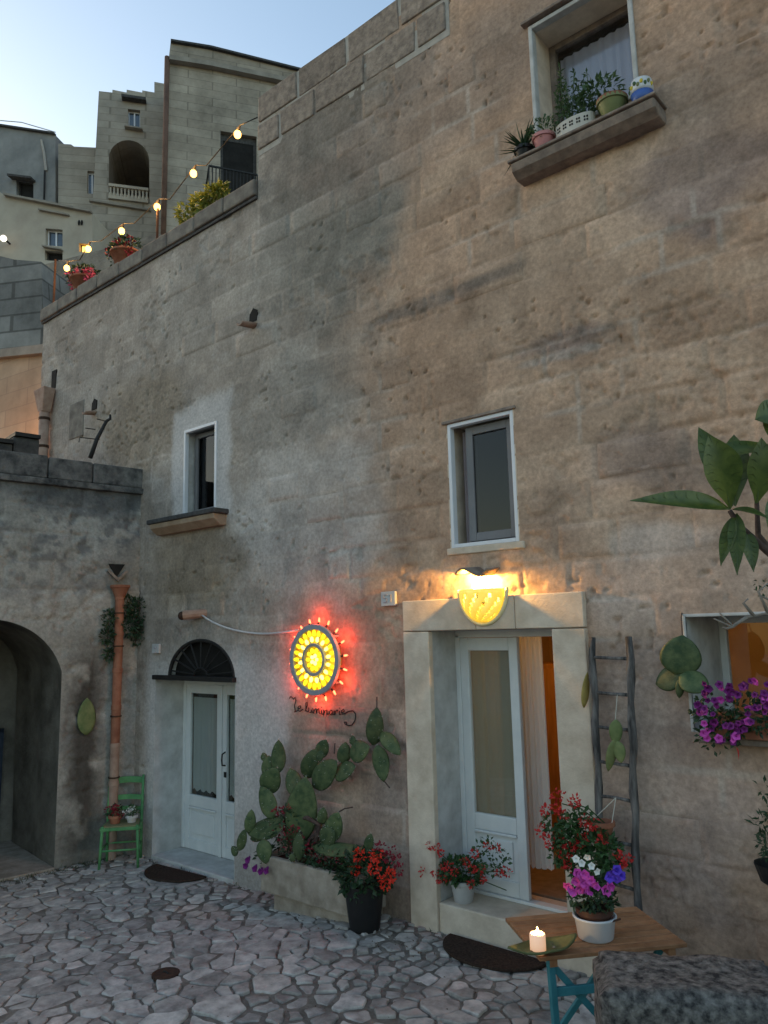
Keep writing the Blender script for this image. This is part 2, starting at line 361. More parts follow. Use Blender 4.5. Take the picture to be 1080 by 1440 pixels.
def blocks(x, z, h=.29, Lb=.62, k=0):
    zz = z + .012*(vn(x*.9, z*.6, 5)-.5)
    j = np.floor(zz/h).astype(int); off = hsh(j, j*0, k)*Lb*3
    xx = x+off; i = np.floor(xx/Lb).astype(int)
    bi = (i+(hsh(i, j, k+1)-.5)*.55)*Lb
    bn = (i+1+(hsh(i+1, j, k+1)-.5)*.55)*Lb
    i = np.where(xx < bi, i-1, np.where(xx >= bn, i+1, i)); lo = (i+(hsh(i, j, k+1)-.5)*.55)*Lb; hi = (i+1+(hsh(i+1, j, k+1)-.5)*.55)*Lb
    dx = np.minimum(xx-lo, hi-xx); dz = np.minimum(zz-j*h, (j+1)*h-zz)
    return i, j, np.minimum(dx, dz), dz

def relief_wall(name, org, u, n, sl, zl, holes, hfun, cfun, m, parent, top=None):
    """Dense stone sheet: s along u, z up, pushed along n by hfun; holes are (inside, snap) pairs."""
    S, Z = np.meshgrid(np.array(sl), np.array(zl), indexing='ij'); ns, nz = S.shape
    h = hfun(S, Z); col = cfun(S, Z)
    cs = (S[:-1, :-1]+S[1:, 1:])/2; cz = (Z[:-1, :-1]+Z[1:, 1:])/2
    keep = np.ones(cs.shape, bool)
    if top is not None: keep &= cz < top(cs)
    for ins, snap in holes:
        k = ins(cs, cz); keep &= ~k
        if snap:
            vk = np.zeros(S.shape, bool); vr = np.zeros(S.shape, bool)
            for a in (0, 1):
                for b in (0, 1):
                    vr[a:ns-1+a, b:nz-1+b] |= k; vk[a:ns-1+a, b:nz-1+b] |= ~k
            e = vk & vr; S[e], Z[e] = snap(S[e], Z[e])
    idx = np.arange(ns*nz).reshape(ns, nz)
    q = np.stack([idx[:-1, :-1], idx[1:, :-1], idx[1:, 1:], idx[:-1, 1:]], -1)[keep]
    V = np.stack([org.x+S*u.x+h*n.x, org.y+S*u.y+h*n.y, org.z+Z], -1).reshape(-1, 3)
    used = np.zeros(ns*nz, bool); used[q.ravel()] = True; remap = np.cumsum(used)-1
    V = V[used]; q = remap[q]; C = col.reshape(-1, 3)[used]
    c0 = Vector(org) if parent is None else wloc(parent)
    V = V-np.array(c0)
    me = bpy.data.meshes.new(name); me.vertices.add(len(V)); me.vertices.foreach_set('co', V.astype(np.float32).ravel())
    me.loops.add(q.size); me.loops.foreach_set('vertex_index', q.astype(np.int32).ravel())
    me.polygons.add(len(q)); me.polygons.foreach_set('loop_start', np.arange(0, q.size, 4, dtype=np.int32))
    me.update(calc_edges=True); me.validate()
    a = me.color_attributes.new('Col', 'FLOAT_COLOR', 'POINT')
    a.data.foreach_set('color', np.concatenate([C, np.ones((len(C), 1))], 1).astype(np.float32).ravel())
    me.shade_smooth(); me.materials.append(m)
    o = bpy.data.objects.new(name, me); COL.objects.link(o); o.parent = parent; WL[o.name] = Vector(c0)
    if parent is None: o.location = c0
    return o
def lines(a, b, step, cuts):
    ks = sorted(set([round(a, 4), round(b, 4)] + [round(c, 4) for c in cuts if a < c < b])); out = []
    for p, q in zip(ks[:-1], ks[1:]):
        m = max(1, int(round((q-p)/step))); out += [p+(q-p)*i/m for i in range(m)]
    return out+[ks[-1]]
def blob(S, Z, px, py, rx, rz, sd=0, soft=.35, amp=.5, proj=F):
    c = proj(px, py); d = np.sqrt(((S-c.x)/rx)**2+((Z-c.z)/rz)**2)
    d = d+amp*(fbm(S*2.2, Z*2.2, 40+sd)-.5)*2
    return 1-sst(1-soft, 1+soft, d)

# ================================================================== GROUND AND PAVING
def gmesh(name, x0, x1, y0, y1, nx, ny, zf, m):
    b = MB(); 
    for i in range(nx+1):
        for j in range(ny+1):
            x = x0+(x1-x0)*i/nx; y = y0+(y1-y0)*j/ny; b.v.append(Vector((x, y, zf(x, y))))
    for i in range(nx):
        for j in range(ny): a = i*(ny+1)+j; b.f.append([a, a+ny+1, a+ny+2, a+1])
    return b.build(name, m, smooth=True, loc=(0, 0, 0), fix=False)
ground = gmesh('ground', -60, 60, -60, .4, 240, 60, lambda x, y: GZ(x)-.004, M['joint']); ground['kind'] = 'structure'

def half_clip(poly, mx, my, nx, ny):      # keep the side where (p-m).n <= 0
    out = []
    for i in range(len(poly)):
        a, b = poly[i], poly[(i+1) % len(poly)]
        da = (a[0]-mx)*nx+(a[1]-my)*ny; db = (b[0]-mx)*nx+(b[1]-my)*ny
        if da <= 0: out.append(a)
        if da*db < 0: t = da/(da-db); out.append((a[0]+(b[0]-a[0])*t, a[1]+(b[1]-a[1])*t))
    return out
WU = Vector((-.134, -.991, 0)).normalized()          # the wing wall runs this way from the inner corner
WN = Vector((WU.y*-1, WU.x, 0)).normalized()          # faces the yard
if WN.x < 0: WN = -WN
WC = Vector((-8.62, 0, 0))
def wing_side(x, y): return (Vector((x, y, 0))-WC).dot(WN)
def paving():
    rp = random.Random(21); pts = []; grid = {}
    x0, x1, y0, y1 = -9.7, 1.2, -5.2, 0.02
    def dens(x, y): return .066 + .085*vn(np.array([x*.8]), np.array([y*.8]), 3)[0] + .05*min(1, max(0, -y/2.5))
    for _ in range(60000):
        x, y = rp.uniform(x0, x1), rp.uniform(y0, y1); r = dens(x, y)*rp.choice([.6, .8, 1, 1.2, 1.6, 2.0]); gx, gy = int(x/.3), int(y/.3)
        ok = True
        for i in (-1, 0, 1):
            for j in (-1, 0, 1):
                for (qx, qy, qr) in grid.get((gx+i, gy+j), ()):
                    if (qx-x)**2+((qy-y)*1.0)**2 < (.5*(r+qr))**2: ok = False
        if ok: grid.setdefault((gx, gy), []).append((x, y, r)); pts.append((x, y, r))
    cells = []
    for (x, y, r) in pts:
        if wing_side(x, y) < -.9: continue
        poly = [(x-.5, y-.5), (x+.5, y-.5), (x+.5, y+.5), (x-.5, y+.5)]
        gx, gy = int(x/.3), int(y/.3)
        for i in range(-3, 4):
            for j in range(-3, 4):
                for (qx, qy, qr) in grid.get((gx+i, gy+j), ()):
                    if (qx, qy) == (x, y): continue
                    dx, dy = qx-x, qy-y; l = math.hypot(dx, dy)
                    if l > 1: continue
                    t = .5+.5*(r-qr)/(r+qr)*.5
                    poly = half_clip(poly, x+dx*t, y+dy*t, dx/l, dy/l)
        poly = half_clip(poly, 0, .02, 0, 1)
        if len(poly) < 3: continue
        a = sum(poly[i][0]*poly[(i+1) % len(poly)][1]-poly[(i+1) % len(poly)][0]*poly[i][1] for i in range(len(poly)))/2
        cx = sum(p[0] for p in poly)/len(poly); cy = sum(p[1] for p in poly)/len(poly)
        if a < .0016: continue
        P = Vector((cx, cy, GZ(cx)))-CAM; zc = P.dot(FW); ux, uy = 540+FPX*P.dot(RT)/zc, 720-FPX*P.dot(UP)/zc
        vis = -40 < ux < 900 and uy < 1480 and cy > -3.6
        cells.append((a if vis else 0, cx, cy, poly))
    cells.sort(key=lambda c: -c[0])
    rest = MB(); n = 0; top = ground
    for k, (a, cx, cy, poly) in enumerate(cells):
        # chip and round the outline, then inset for the joint
        pl = []
        for i in range(len(poly)):
            p, q = Vector((*poly[i], 0)), Vector((*poly[(i+1) % len(poly)], 0)); e = (q-p).length
            if e < .03: pl.append((p+q)/2); continue
            pl.append(p+(q-p)*.07); pl.append(p+(q-p)*.93)
            if e > .08: pl.insert(-1, p+(q-p)*rp.uniform(.4, .6)+Vector((cx-p.x, cy-p.y, 0))*rp.uniform(-.07, .10))
        gap = rp.uniform(.004, .012)+.013*max(0, min(1, (float(vn(np.array([cx*1.1]), np.array([cy*1.1]), 8)[0])-.5)*4)); s = math.sqrt(a) if a else .18
        cz = GZ(cx)+rp.uniform(-.008, .012); tx, ty = rp.uniform(-.08, .08), rp.uniform(-.08, .08)
        def pt(p, ins, dz):
            d = Vector((cx-p.x, cy-p.y, 0)); l = d.length; p2 = p+d*min(.45, ins/max(l, .01))
            return Vector((p2.x, p2.y, cz+dz+(p2.x-cx)*tx+(p2.y-cy)*ty))
        b = MB(); m = len(pl)
        b.v = [pt(p, gap, -.05) for p in pl]+[pt(p, gap+.002, .000) for p in pl]+[pt(p, gap+.010, .006) for p in pl]+[Vector((cx, cy, cz+.008))]
        for i in range(m):
            j = (i+1) % m; b.f += [[i, j, m+j, m+i], [m+i, m+j, 2*m+j, 2*m+i], [2*m+i, 2*m+j, 3*m]]
        if n < 300 and a > 0:
            b.build('paving_stone', M['paving'], ground, fix=False); n += 1
        else: rest.add(b.v, b.f)
    rest.build('small_paving_stones', M['paving2'], ground, fix=False, kind='stuff')
M['paving2'] = mat('limestone_sett_mixed', (.21,.19,.172), (.50,.46,.415), rough=.72, scale=4.5, bump=.55, bscale=30, bdist=.012, spec=.3)
paving()

# ================================================================== THE STONE HOUSE
XC = -6.33                                            # where the tall part starts
XL, XR = -11.55, 1.6
LD = dict(x0=-8.20, x1=-6.70, z0=-.30, z1=1.94)       # left door opening
LW = dict(x0=-7.69, x1=-7.06, z0=3.80, z1=4.86)       # left window
MW = dict(x0=-3.80, x1=-3.14, z0=3.09, z1=4.17)       # window over the lamp
UW = dict(x0=-2.76, x1=-1.93, z0=6.36, z1=7.42)       # upper window
RDo = dict(x0=-4.05, x1=-2.875, z0=-.30, z1=2.40)     # right door opening
RW = dict(x0=-1.885, x1=-.85, z0=1.70, z1=2.455)      # right window
RECTS = [LD, LW, MW, UW, RDo, RW]
FAN = dict(cx=-7.325, z=1.94, rx=.625, rz=.43)
house = thing('stone_house', (-4.3, 0, 0), 'weathered tuff stone house front with two white doors and three upper windows', 'house')

def fan_in(S, Z): return ((S-FAN['cx'])/FAN['rx'])**2+((Z-FAN['z'])/FAN['rz'])**2 < 1
def fan_snap(s, z):
    a = np.arctan2((z-FAN['z'])/FAN['rz'], (s-FAN['cx'])/FAN['rx'])
    low = z <= FAN['z']+.001
    return np.where(low, s, FAN['cx']+FAN['rx']*np.cos(a)), np.where(low, z, FAN['z']+FAN['rz']*np.sin(a))
def fan_hole(S, Z): return fan_in(S, Z) & (Z > FAN['z'])
def edge_fade(S, Z):
    e = np.ones(S.shape)
    for r in RECTS:
        dx = np.maximum(np.maximum(r['x0']-S, S-r['x1']), 0); dz = np.maximum(np.maximum(r['z0']-Z, Z-r['z1']), 0)
        e = np.minimum(e, sst(.01, .10, np.hypot(dx, dz)))
    q = np.sqrt(((S-FAN['cx'])/FAN['rx'])**2+((Z-FAN['z'])/FAN['rz'])**2)
    return np.minimum(e, np.where(Z > FAN['z']-.05, sst(1.0, 1.15, q), 1))
def erosion(S, Z):                                     # where the stone is badly pitted
    e = .10+0*S
    for px, py, rx, rz, a in [(205, 600, 1.0, .55, .7), (1030, 560, .5, .35, 1), (900, 500, .9, .35, .8), (790, 470, .6, .2, .9), (770, 790, .6, .25, .35),
                              (960, 690, .35, .16, 1), (600, 430, .9, .12, .6), (400, 600, .8, .5, .35), (1020, 1260, .8, .4, .6), (640, 815, .6, .2, .3), (330, 640, .5, .4, .25)]:
        e = np.maximum(e, a*blob(S, Z, px, py, rx, rz, int(px)))
    return e
def plaster_w(S, Z):
    a = sst(-8.5, -8.25, S+.1*(fbm(S*3, Z*3, 60)-.5))*(1-sst(-6.05, -5.75, S+.55*(fbm(S*2, Z*2, 61)-.5)))*(1-sst(1.9, 2.35, Z+.5*(fbm(S*2, Z*2, 62)-.5)))
    d = np.maximum(np.abs(S+7.37)/.60, np.abs(Z-4.42)/.78)+.25*(fbm(S*3, Z*3, 63)-.5)
    return np.maximum(a, .9*(1-sst(.8, 1.05, d)))
def hfun(S, Z):
    i, j, d, dz = blocks(S, Z)
    er = erosion(S, Z); pl = plaster_w(S, Z)
    jm = np.clip(sst(.45, .68, fbm(S*1.6, Z*1.6, 70))*.7+er*.3, 0, 1)*(1-.9*pl)*(.35+.65*sst(-6.8, -4.6, S))
    h = .022*(fbm(S*.55, Z*.55, 1, 3)-.5)+.009*(fbm(S*2.6, Z*2.6, 2, 4)-.5)*(1-.5*pl)
    h += .005*(hsh(i, j, 5)-.5)*(1-.85*pl)*2*sst(-7.2, -5.0, S)*sst(.2, .6, fbm(S*.5, Z*.5, 71))
    h -= .014*jm*(1-sst(.008, .026, d+.012*(vn(S*14, Z*14, 9)-.5)))
    p1 = fbm(S*7, Z*10, 12, 4, .65); p2 = fbm(S*17, Z*21, 13, 2)
    h -= er*(.010*sst(.58, .70, p1)+.020*sst(.66, .74, p2))*(1-pl)
    h -= .012*sst(.80, .86, vn(S*9, Z*13, 15)*vn(S*1.3, Z*1.3, 16)*1.45)*(1-pl)
    h -= .030*sst(.86, .92, vn(S*17, Z*24, 17))*sst(.52, .62, fbm(S*2, Z*2, 18))*(1-pl)     # stray holes
    h -= .006*er*(vn(S*40, Z*40, 19)-.5)
    return h*edge_fade(S, Z)
def mixc(c, w, t): return c*(1-w[..., None])+np.array(t)*w[..., None]
def cfun(S, Z):
    i, j, d, dz = blocks(S, Z); n1 = fbm(S*.8, Z*.8, 20); n2 = fbm(S*3, Z*3, 21); n3 = fbm(S*1.2, Z*4, 22)
    c = np.zeros(S.shape+(3,))+np.array((.42, .298, .212))
    c = mixc(c, sst(.45, .7, n1)*.6, (.34, .262, .205)); c = mixc(c, sst(.52, .75, n3)*.45, (.47, .37, .28))
    grey = 1-sst(-6.1, -4.5, S+1.1*(n1-.5)*2-.16*(Z-4))
    c = mixc(c, grey*.88, (.315, .296, .262))
    c = mixc(c, grey*sst(.5, .68, n2)*.4, (.38, .365, .335))
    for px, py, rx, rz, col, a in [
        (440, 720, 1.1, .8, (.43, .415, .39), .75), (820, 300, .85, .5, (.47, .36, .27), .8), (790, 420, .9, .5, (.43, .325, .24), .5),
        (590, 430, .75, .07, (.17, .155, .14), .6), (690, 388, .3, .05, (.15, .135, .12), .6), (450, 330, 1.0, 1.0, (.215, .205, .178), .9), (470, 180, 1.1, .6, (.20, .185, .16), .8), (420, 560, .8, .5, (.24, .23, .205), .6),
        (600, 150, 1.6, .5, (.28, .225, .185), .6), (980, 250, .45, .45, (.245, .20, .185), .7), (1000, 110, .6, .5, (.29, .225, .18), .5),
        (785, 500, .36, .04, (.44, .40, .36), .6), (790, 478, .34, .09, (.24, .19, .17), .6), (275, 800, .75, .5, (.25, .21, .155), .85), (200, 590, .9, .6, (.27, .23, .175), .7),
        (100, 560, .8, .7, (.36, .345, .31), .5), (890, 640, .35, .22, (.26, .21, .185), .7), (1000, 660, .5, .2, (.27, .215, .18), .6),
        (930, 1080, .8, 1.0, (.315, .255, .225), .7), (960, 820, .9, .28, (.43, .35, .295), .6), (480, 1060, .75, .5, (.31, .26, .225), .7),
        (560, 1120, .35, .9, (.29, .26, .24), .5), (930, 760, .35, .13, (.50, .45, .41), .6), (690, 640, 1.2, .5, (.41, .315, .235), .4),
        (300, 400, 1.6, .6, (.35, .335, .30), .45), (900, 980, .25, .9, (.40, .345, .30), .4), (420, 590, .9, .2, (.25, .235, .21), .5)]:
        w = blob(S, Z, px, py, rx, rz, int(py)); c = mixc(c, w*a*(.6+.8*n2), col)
    c = mixc(c, plaster_w(S, Z)*.92, (.53, .53, .52))
    pl = plaster_w(S, Z)
    c *= (1+.22*(hsh(i, j, 7)-.5)*(1-.9*pl))[..., None]
    jm = (1-sst(.012, .03, d))*sst(.5, .7, fbm(S*1.1, Z*1.1, 77))*(1-pl)
    c = mixc(c, jm*.5, (.45, .41, .36))
    # run-off streaks below the eaves and grime along the foot of the wall
    st = sst(.55, .8, fbm(S*5, Z*.5, 25))*sst(6.6, 8.6, Z)*(S > XC)
    c = mixc(c, st*.5, (.17, .15, .13))
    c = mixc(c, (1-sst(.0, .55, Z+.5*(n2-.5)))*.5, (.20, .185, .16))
    bl1 = fbm(S*1.7, Z*1.7, 200, 5, .62); bl2 = fbm(S*6, Z*6, 210, 4, .6)
    c *= (1+(.50*(bl1-.5)+.60*(bl2-.5))*(1-.6*pl))[..., None]
    c *= np.array((1.055, .985, .955))
    return np.clip(c, .02, .8)
xs = lines(XL, XR, .019, [XC]+[r[k] for r in RECTS for k in ('x0', 'x1')])
zs = lines(-.3, 8.60, .019, [7.36, FAN['z']]+[r[k] for r in RECTS for k in ('z0', 'z1')])
holes = [((lambda S, Z, r=r: (S > r['x0']) & (S < r['x1']) & (Z > r['z0']) & (Z < r['z1'])), None) for r in RECTS]+[(fan_hole, fan_snap)]
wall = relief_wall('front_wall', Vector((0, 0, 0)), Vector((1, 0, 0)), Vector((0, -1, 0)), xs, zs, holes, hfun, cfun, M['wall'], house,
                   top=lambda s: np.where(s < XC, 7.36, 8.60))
# body behind the front
b = MB()
b.box(XC, XR, .04, .30, 8.48, 8.64); b.box(XC, XC+.25, .02, 7, 7.0, 8.62); b.box(XC, XR, 6.8, 7, -.3, 8.6); b.box(XR-.02, XR+.2, .0, 7, -.3, 8.6)
b.box(XL, XC+.1, 6.7, 7, -.3, 6.7); b.box(XL, XL+.2, .02, 7, -.3, 7.36)
b.build('rear_wall', M['block'], house)
MB().box(XC+.26, XR-.03, .05, 6.79, 8.40, 8.47).build('roof_slab', M['coping'], house)
MB().box(XL+.21, XC-.01, .05, 6.69, 6.55, 6.69).build('terrace_floor', M['coping'], house)
MB().box(XL+.0, XC, .04, .26, 6.70, 7.36).build('parapet', M['block'], house)
MB().box(XL+.25, XR-.05, .75, 6.7, 2.95, 3.05).build('floor_slab', M['dark'], house)
MB().box(-4.9, -4.8, .06, 6.7, -.1, 2.94).build('room_partition', M['roomwall'], house)
# visible blocks with pale mortar at the head of the wall, and at its right end
rb = random.Random(5)
def wall_block(x0, x1, z0, z1, proud=.012):
    b = MB(); j = lambda: rb.uniform(-.008, .008)
    y0, y1 = -.005-proud, .05
    f = [(x0+j(), y0, z0+j()), (x1+j(), y0, z0+j()), (x1+j(), y0, z1+j()), (x0+j(), y0, z1+j())]
    b.v = [Vector(p) for p in f]+[Vector((p[0], y1, p[2])) for p in f]
    b.f = [[0, 1, 2, 3], [0, 4, 5, 1], [1, 5, 6, 2], [2, 6, 7, 3], [3, 7, 4, 0]]
    return b.build('stone_block', M['block'], wall, bevel=.012)
MB().box(XC+.005, -3.6, -.004, .03, 7.86, 8.59).build('mortar_bed', M['mortar'], wall)
for z0, z1, offs, xe in ((8.27, 8.60, 0.0, -2.2), (7.93, 8.23, .33, -3.62)):
    x = XC+.0-offs
    while x < xe:
        l = rb.uniform(.52, .78); a, e = max(XC, x), min(x+l, xe)
        if e-a > .1: wall_block(a+.02, e-.02, z0, z1, rb.uniform(.006, .022))
        x += l
def block_bounds(i, j, h=.29, Lb=.62, k=0):
    J = np.array(j); off = float(hsh(J, J*0, k))*Lb*3
    e = [(q+(float(hsh(np.array(q), J, k+1))-.5)*.55)*Lb-off for q in (i, i+1)]
    return e[0], e[1], j*h, (j+1)*h
def show_blocks():                                     # single blocks that stand out of the worn render
    n = 0
    for j in range(1, 27):
        z = (j+.5)*.29; x = -8.0
        while x < 1.2:
            i, jj, d, dz = blocks(np.array([x]), np.array([z])); x0, x1, z0, z1 = block_bounds(int(i[0]), j); x = max(x+.05, x1+.05)
            cx = (x0+x1)/2
            if x1-x0 < .25 or z1 > 7.85 or (x0 < XC+.02 and z1 > 7.25): continue
            if z < 2.75 and (cx < -5.6): continue
            if any(x1 > r['x0']-.32 and x0 < r['x1']+.32 and z1 > r['z0']-.32 and z0 < r['z1']+.32 for r in RECTS): continue
            if plaster_w(np.array([[cx]]), np.array([[z]]))[0, 0] > .2: continue
            if float(hsh(np.array(int(i[0])), np.array(j), 31)) < .80: continue
            t = .90+.20*float(hsh(np.array(int(i[0])), np.array(j), 33)); pr = .0+.004*float(hsh(np.array(j), np.array(int(i[0])), 34))
            nx, nz = 9, 5
            sx = [x0+.011, x0+.022]+[x0+.022+(x1-x0-.044)*q/nx for q in range(1, nx)]+[x1-.022, x1-.011]
            sz = [z0+.011, z0+.022]+[z0+.022+(z1-z0-.044)*q/nz for q in range(1, nz)]+[z1-.022, z1-.011]
            def hb(S, Z):
                hh = hfun(S, Z); hh = hh*0+np.median(hh)+.5*(hh-np.median(hh)); e = np.zeros(S.shape, bool); e[0] = e[-1] = True; e[:, 0] = e[:, -1] = True
                return np.where(e, hh-.007, hh+.0015+pr*.6)
            relief_wall('stone_block', Vector((0, 0, 0)), Vector((1, 0, 0)), Vector((0, -1, 0)), sx, sz, [], hb, lambda S, Z: np.clip(cfun(S, Z)*t, 0, .7), M['wall'], wall); n += 1
    print('blocks', n)
show_blocks()
# coping of the terrace parapet: separate slabs
n = 9
for i in range(n):
    xa = XL-.03+(XC-XL+.03)*i/n; xb = XL-.03+(XC-XL+.03)*(i+1)/n-.012
    za = 7.37+.01*rb.random()
    MB().box(xa, xb, -.055, .30, za, za+.19+.02*rb.random()).build('coping_slab', M['coping'], house, bevel=.02)
MB().box(XL-.02, XC-.005, -.03, .0, 7.335, 7.368).build('under_coping_course', M['dark_slab'], house)  # near-black strip stands in for the shadow line under the coping

def reveal(parent, r, dep, m, name='reveal', bottom=True, y0=-.004):
    b = MB(); x0, x1, z0, z1, t = r['x0'], r['x1'], r['z0'], r['z1'], .010
    b.box(x0-t, x0, y0+.004, dep, z0, z1); b.box(x1, x1+t, y0+.004, dep, z0, z1); b.box(x0-t, x1+t, y0+.006, dep, z1, z1+t)
    if bottom: b.box(x0-t, x1+t, y0+.006, dep, z0-t, z0)
    return b.build(name, m, parent)
def frame(b, x0, x1, z0, z1, y0, y1, t):
    b.box(x0, x0+t, y0, y1, z0, z1); b.box(x1-t, x1, y0, y1, z0, z1); b.box(x0+t, x1-t, y0, y1, z0, z0+t); b.box(x0+t, x1-t, y0, y1, z1-t, z1); return b
def cloth(x0, x1, z0, z1, y, amp, n, wob=0):
    b = MB(); m = n*6
    for i in range(m+1):
        x = x0+(x1-x0)*i/m; yy = y+amp*math.sin(i/m*n*2*math.pi)+amp*.4*math.sin(i*1.7)
        b.v += [Vector((x, yy, z0+wob*math.sin(i*.9))), Vector((x, yy*.6+y*.4, z1))]
    for i in range(m): b.f.append([2*i, 2*i+2, 2*i+3, 2*i+1])
    return b

# ---- left upper window
win = frame(MB(), LW['x0']-.005, LW['x1']+.005, LW['z0'], LW['z1'], -.012, .04, .035).build('window', M['pvc'], house, bevel=.004)
reveal(win, LW, .34, M['plaster'])
frame(MB(), LW['x0']+.04, LW['x1']-.03, LW['z0']+.04, LW['z1']-.04, .12, .17, .055).build('casement', M['grey_frame'], win, bevel=.004)
MB().box(LW['x0']+.10, LW['x1']-.085, .14, .15, LW['z0']+.1, LW['z1']-.1).build('pane', M['darkglass'], win)
MB().box(LW['x0']-.04, LW['x1']+.04, .36, .38, LW['z0'], LW['z1']).build('dark_room', M['dark'], win)
b = MB(); b.box(-8.17, -6.83, -.20, .03, 3.745, 3.80); b.build('sill', M['dark_slab'], win, bevel=.012)
b = MB(); b.prism([(-8.13, -.18, 3.745), (-8.13, .03, 3.745), (-8.13, .03, 3.62), (-8.13, -.08, 3.62), (-8.13, -.17, 3.69)], (1.26, 0, 0)).build('sill_moulding', M['sill_warm'], win, bevel=.01)
# ---- window above the lamp
win = frame(MB(), MW['x0'], MW['x1'], MW['z0'], MW['z1'], .0, .06, .032).build('window', M['pvc'], house, bevel=.004)
reveal(win, MW, .28, M['surround'])
k = frame(MB(), MW['x0']+.13, MW['x1']-.05, MW['z0']+.05, MW['z1']-.04, .085, .13, .07).build('casement', M['grey_frame'], win, bevel=.004)
MB().box(MW['x0']+.2, MW['x1']-.12, .10, .11, MW['z0']+.12, MW['z1']-.12).build('pane', M['darkglass'], win)
cloth(MW['x0']+.05, MW['x0']+.2, MW['z0']+.03, MW['z1']-.05, .16, .012, 3).build('curtain', M['sheer'], win, smooth=True)
MB().box(MW['x0']-.04, MW['x1']+.04, .30, .32, MW['z0'], MW['z1']).build('dark_room', M['dark'], win)
MB().box(MW['x0']-.04, MW['x1']+.05, -.016, .03, MW['z0']-.06, MW['z0']-.002).build('sill', M['surround'], win, bevel=.008)
MB().box(MW['x0']-.05, MW['x1']+.03, -.02, .03, MW['z1']+.003, MW['z1']+.03).build('lintel_line', M['sill'], win, bevel=.006)  # brown strip puts the shadow line at the lintel gap into colour
# ---- upper window with flower sill
win = frame(MB(), UW['x0']-.032, UW['x1']+.032, UW['z0'], UW['z1']+.032, -.02, .05, .036).build('window', M['plaster'], house, bevel=.006)
reveal(win, UW, .40, M['surround'])
frame(MB(), UW['x0'], UW['x1'], UW['z0'], UW['z1'], .28, .34, .055).build('casement', M['sill'], win, bevel=.005)
MB().box(UW['x0']+.06, UW['x1']-.05, .305, .313, UW['z0']+.06, UW['z1']-.06).build('pane', glass('sky_pane', (.9,.92,.95), 1.7), win)
cloth(UW['x0']+.06, UW['x1']-.06, UW['z0']+.06, UW['z1']-.1, .372, .014, 9).build('curtain', M['lace'], win, smooth=True)
MB().box(UW['x0']-.04, UW['x1']+.04, .46, .48, UW['z0'], UW['z1']).build('dark_room', M['dark'], win)
MB().box(UW['x0']-.08, UW['x1']+.02, -.06, .02, UW['z1']+.048, UW['z1']+.075).build('lintel_line', M['sill'], win, bevel=.006)
SX0, SX1, SZ = F(717, 242, -.21).x, F(921, 150, -.21).x, F(820, 190, -.21).z+.05
print('sill', SX0, SX1, SZ)
b = MB(); b.prism([(SX0, -.21, SZ), (SX0, .03, SZ), (SX0, .03, SZ-.115), (SX0, -.12, SZ-.115), (SX0, -.19, SZ-.07)], (SX1-SX0, 0, 0)).build('sill', M['sill'], win, bevel=.018)
b = MB(); b.box(SX0-.015, SX1+.015, -.225, .03, SZ+.002, SZ+.026).build('sill_top', M['sill'], win, bevel=.008)
# ---- right window (flower box) with a warm room behind
win = frame(MB(), RW['x0']-.022, RW['x1']+.022, RW['z0'], RW['z1']+.02, -.006, .02, .022).build('window', M['plaster'], house, bevel=.006)
reveal(win, RW, .74, M['plaster'])
frame(MB(), RW['x0'], RW['x1'], RW['z0'], RW['z1'], .66, .72, .05).build('casement', M['whitewood'], win, bevel=.005)
MB().box(RW['x0']+.05, RW['x1']-.05, .685, .692, RW['z0']+.05, RW['z1']-.05).build('pane', M['glass'], win)
MB().box(RW['x0']+.04, RW['x1']+.05, -.14, .02, RW['z0']-.045, RW['z0']-.003).build('sill', M['sill'], win, bevel=.01)

# ---- left door with iron fanlight
dr = reveal(house, dict(x0=LD['x0'], x1=LD['x1'], z0=-.3, z1=LD['z1']-.03), .46, M['plaster'], 'left_doorway', bottom=False)
dx0, dx1, dz0, dz1, yd = LD['x0']+.02, LD['x1']-.02, -.075, 1.83, .40
b = MB(); b.box(LD['x0'], LD['x1'], -.015, .46, -.3, -.08).build('threshold', M['plaster'], dr, bevel=.01)
b = MB(); b.box(LD['x0'], LD['x1'], yd-.01, yd+.05, dz1, LD['z1']); b.box(dx0-.02, dx0+.03, yd-.01, yd+.05, dz0, dz1); b.box(dx1-.03, dx1+.02, yd-.01, yd+.05, dz0, dz1)
b.build('door_frame', M['whitewood'], dr, bevel=.006)
def door_leaf(parent, x0, x1, z0, z1, y, zmid, name='door_leaf', curtain=True, cm='doorcloth', full=0.0):
    """white door leaf: stiles, rails, glazed upper light, raised lower panel"""
    st = .085; b = MB(); t = .045
    b.box(x0, x0+st, y, y+t, z0, z1); b.box(x1-st, x1, y, y+t, z0, z1)
    b.box(x0+st, x1-st, y, y+t, z0, z0+.12); b.box(x0+st, x1-st, y, y+t, z1-.11, z1); b.box(x0+st, x1-st, y, y+t, zmid-.06, zmid+.07)
    d = b.build(name, M['whitewood'], parent, bevel=.007)
    MB().box(x0+st-.004, x1-st+.004, y+.018, y+.034, z0+.115, zmid-.055).build('panel', M['whitewood'], d)
    MB().box(x0+st+.05, x1-st-.05, y+.004, y+.02, z0+.18, zmid-.12).build('raised_panel', M['whitewood'], d, bevel=.012)
    MB().box(x0+st+.002, x1-st-.002, y-.012, y+.01, zmid-.083, zmid-.062).build('ledge', M['whitewood'], d, bevel=.005)
    MB().box(x0+st-.003, x1-st+.003, y+.022, y+.028, zmid+.065, z1-.105).build('pane', M['glass'], d)
    if curtain:
        cloth(x0+st-.003+.012*(1-full), x1-st+.003-.012*(1-full), zmid+.12-.06*full, z1-.16+.06*full, y+.048, .006, 5, .015*(1-full)).build('curtain', M[cm], d, smooth=True)
    return d
xm = (dx0+dx1)/2
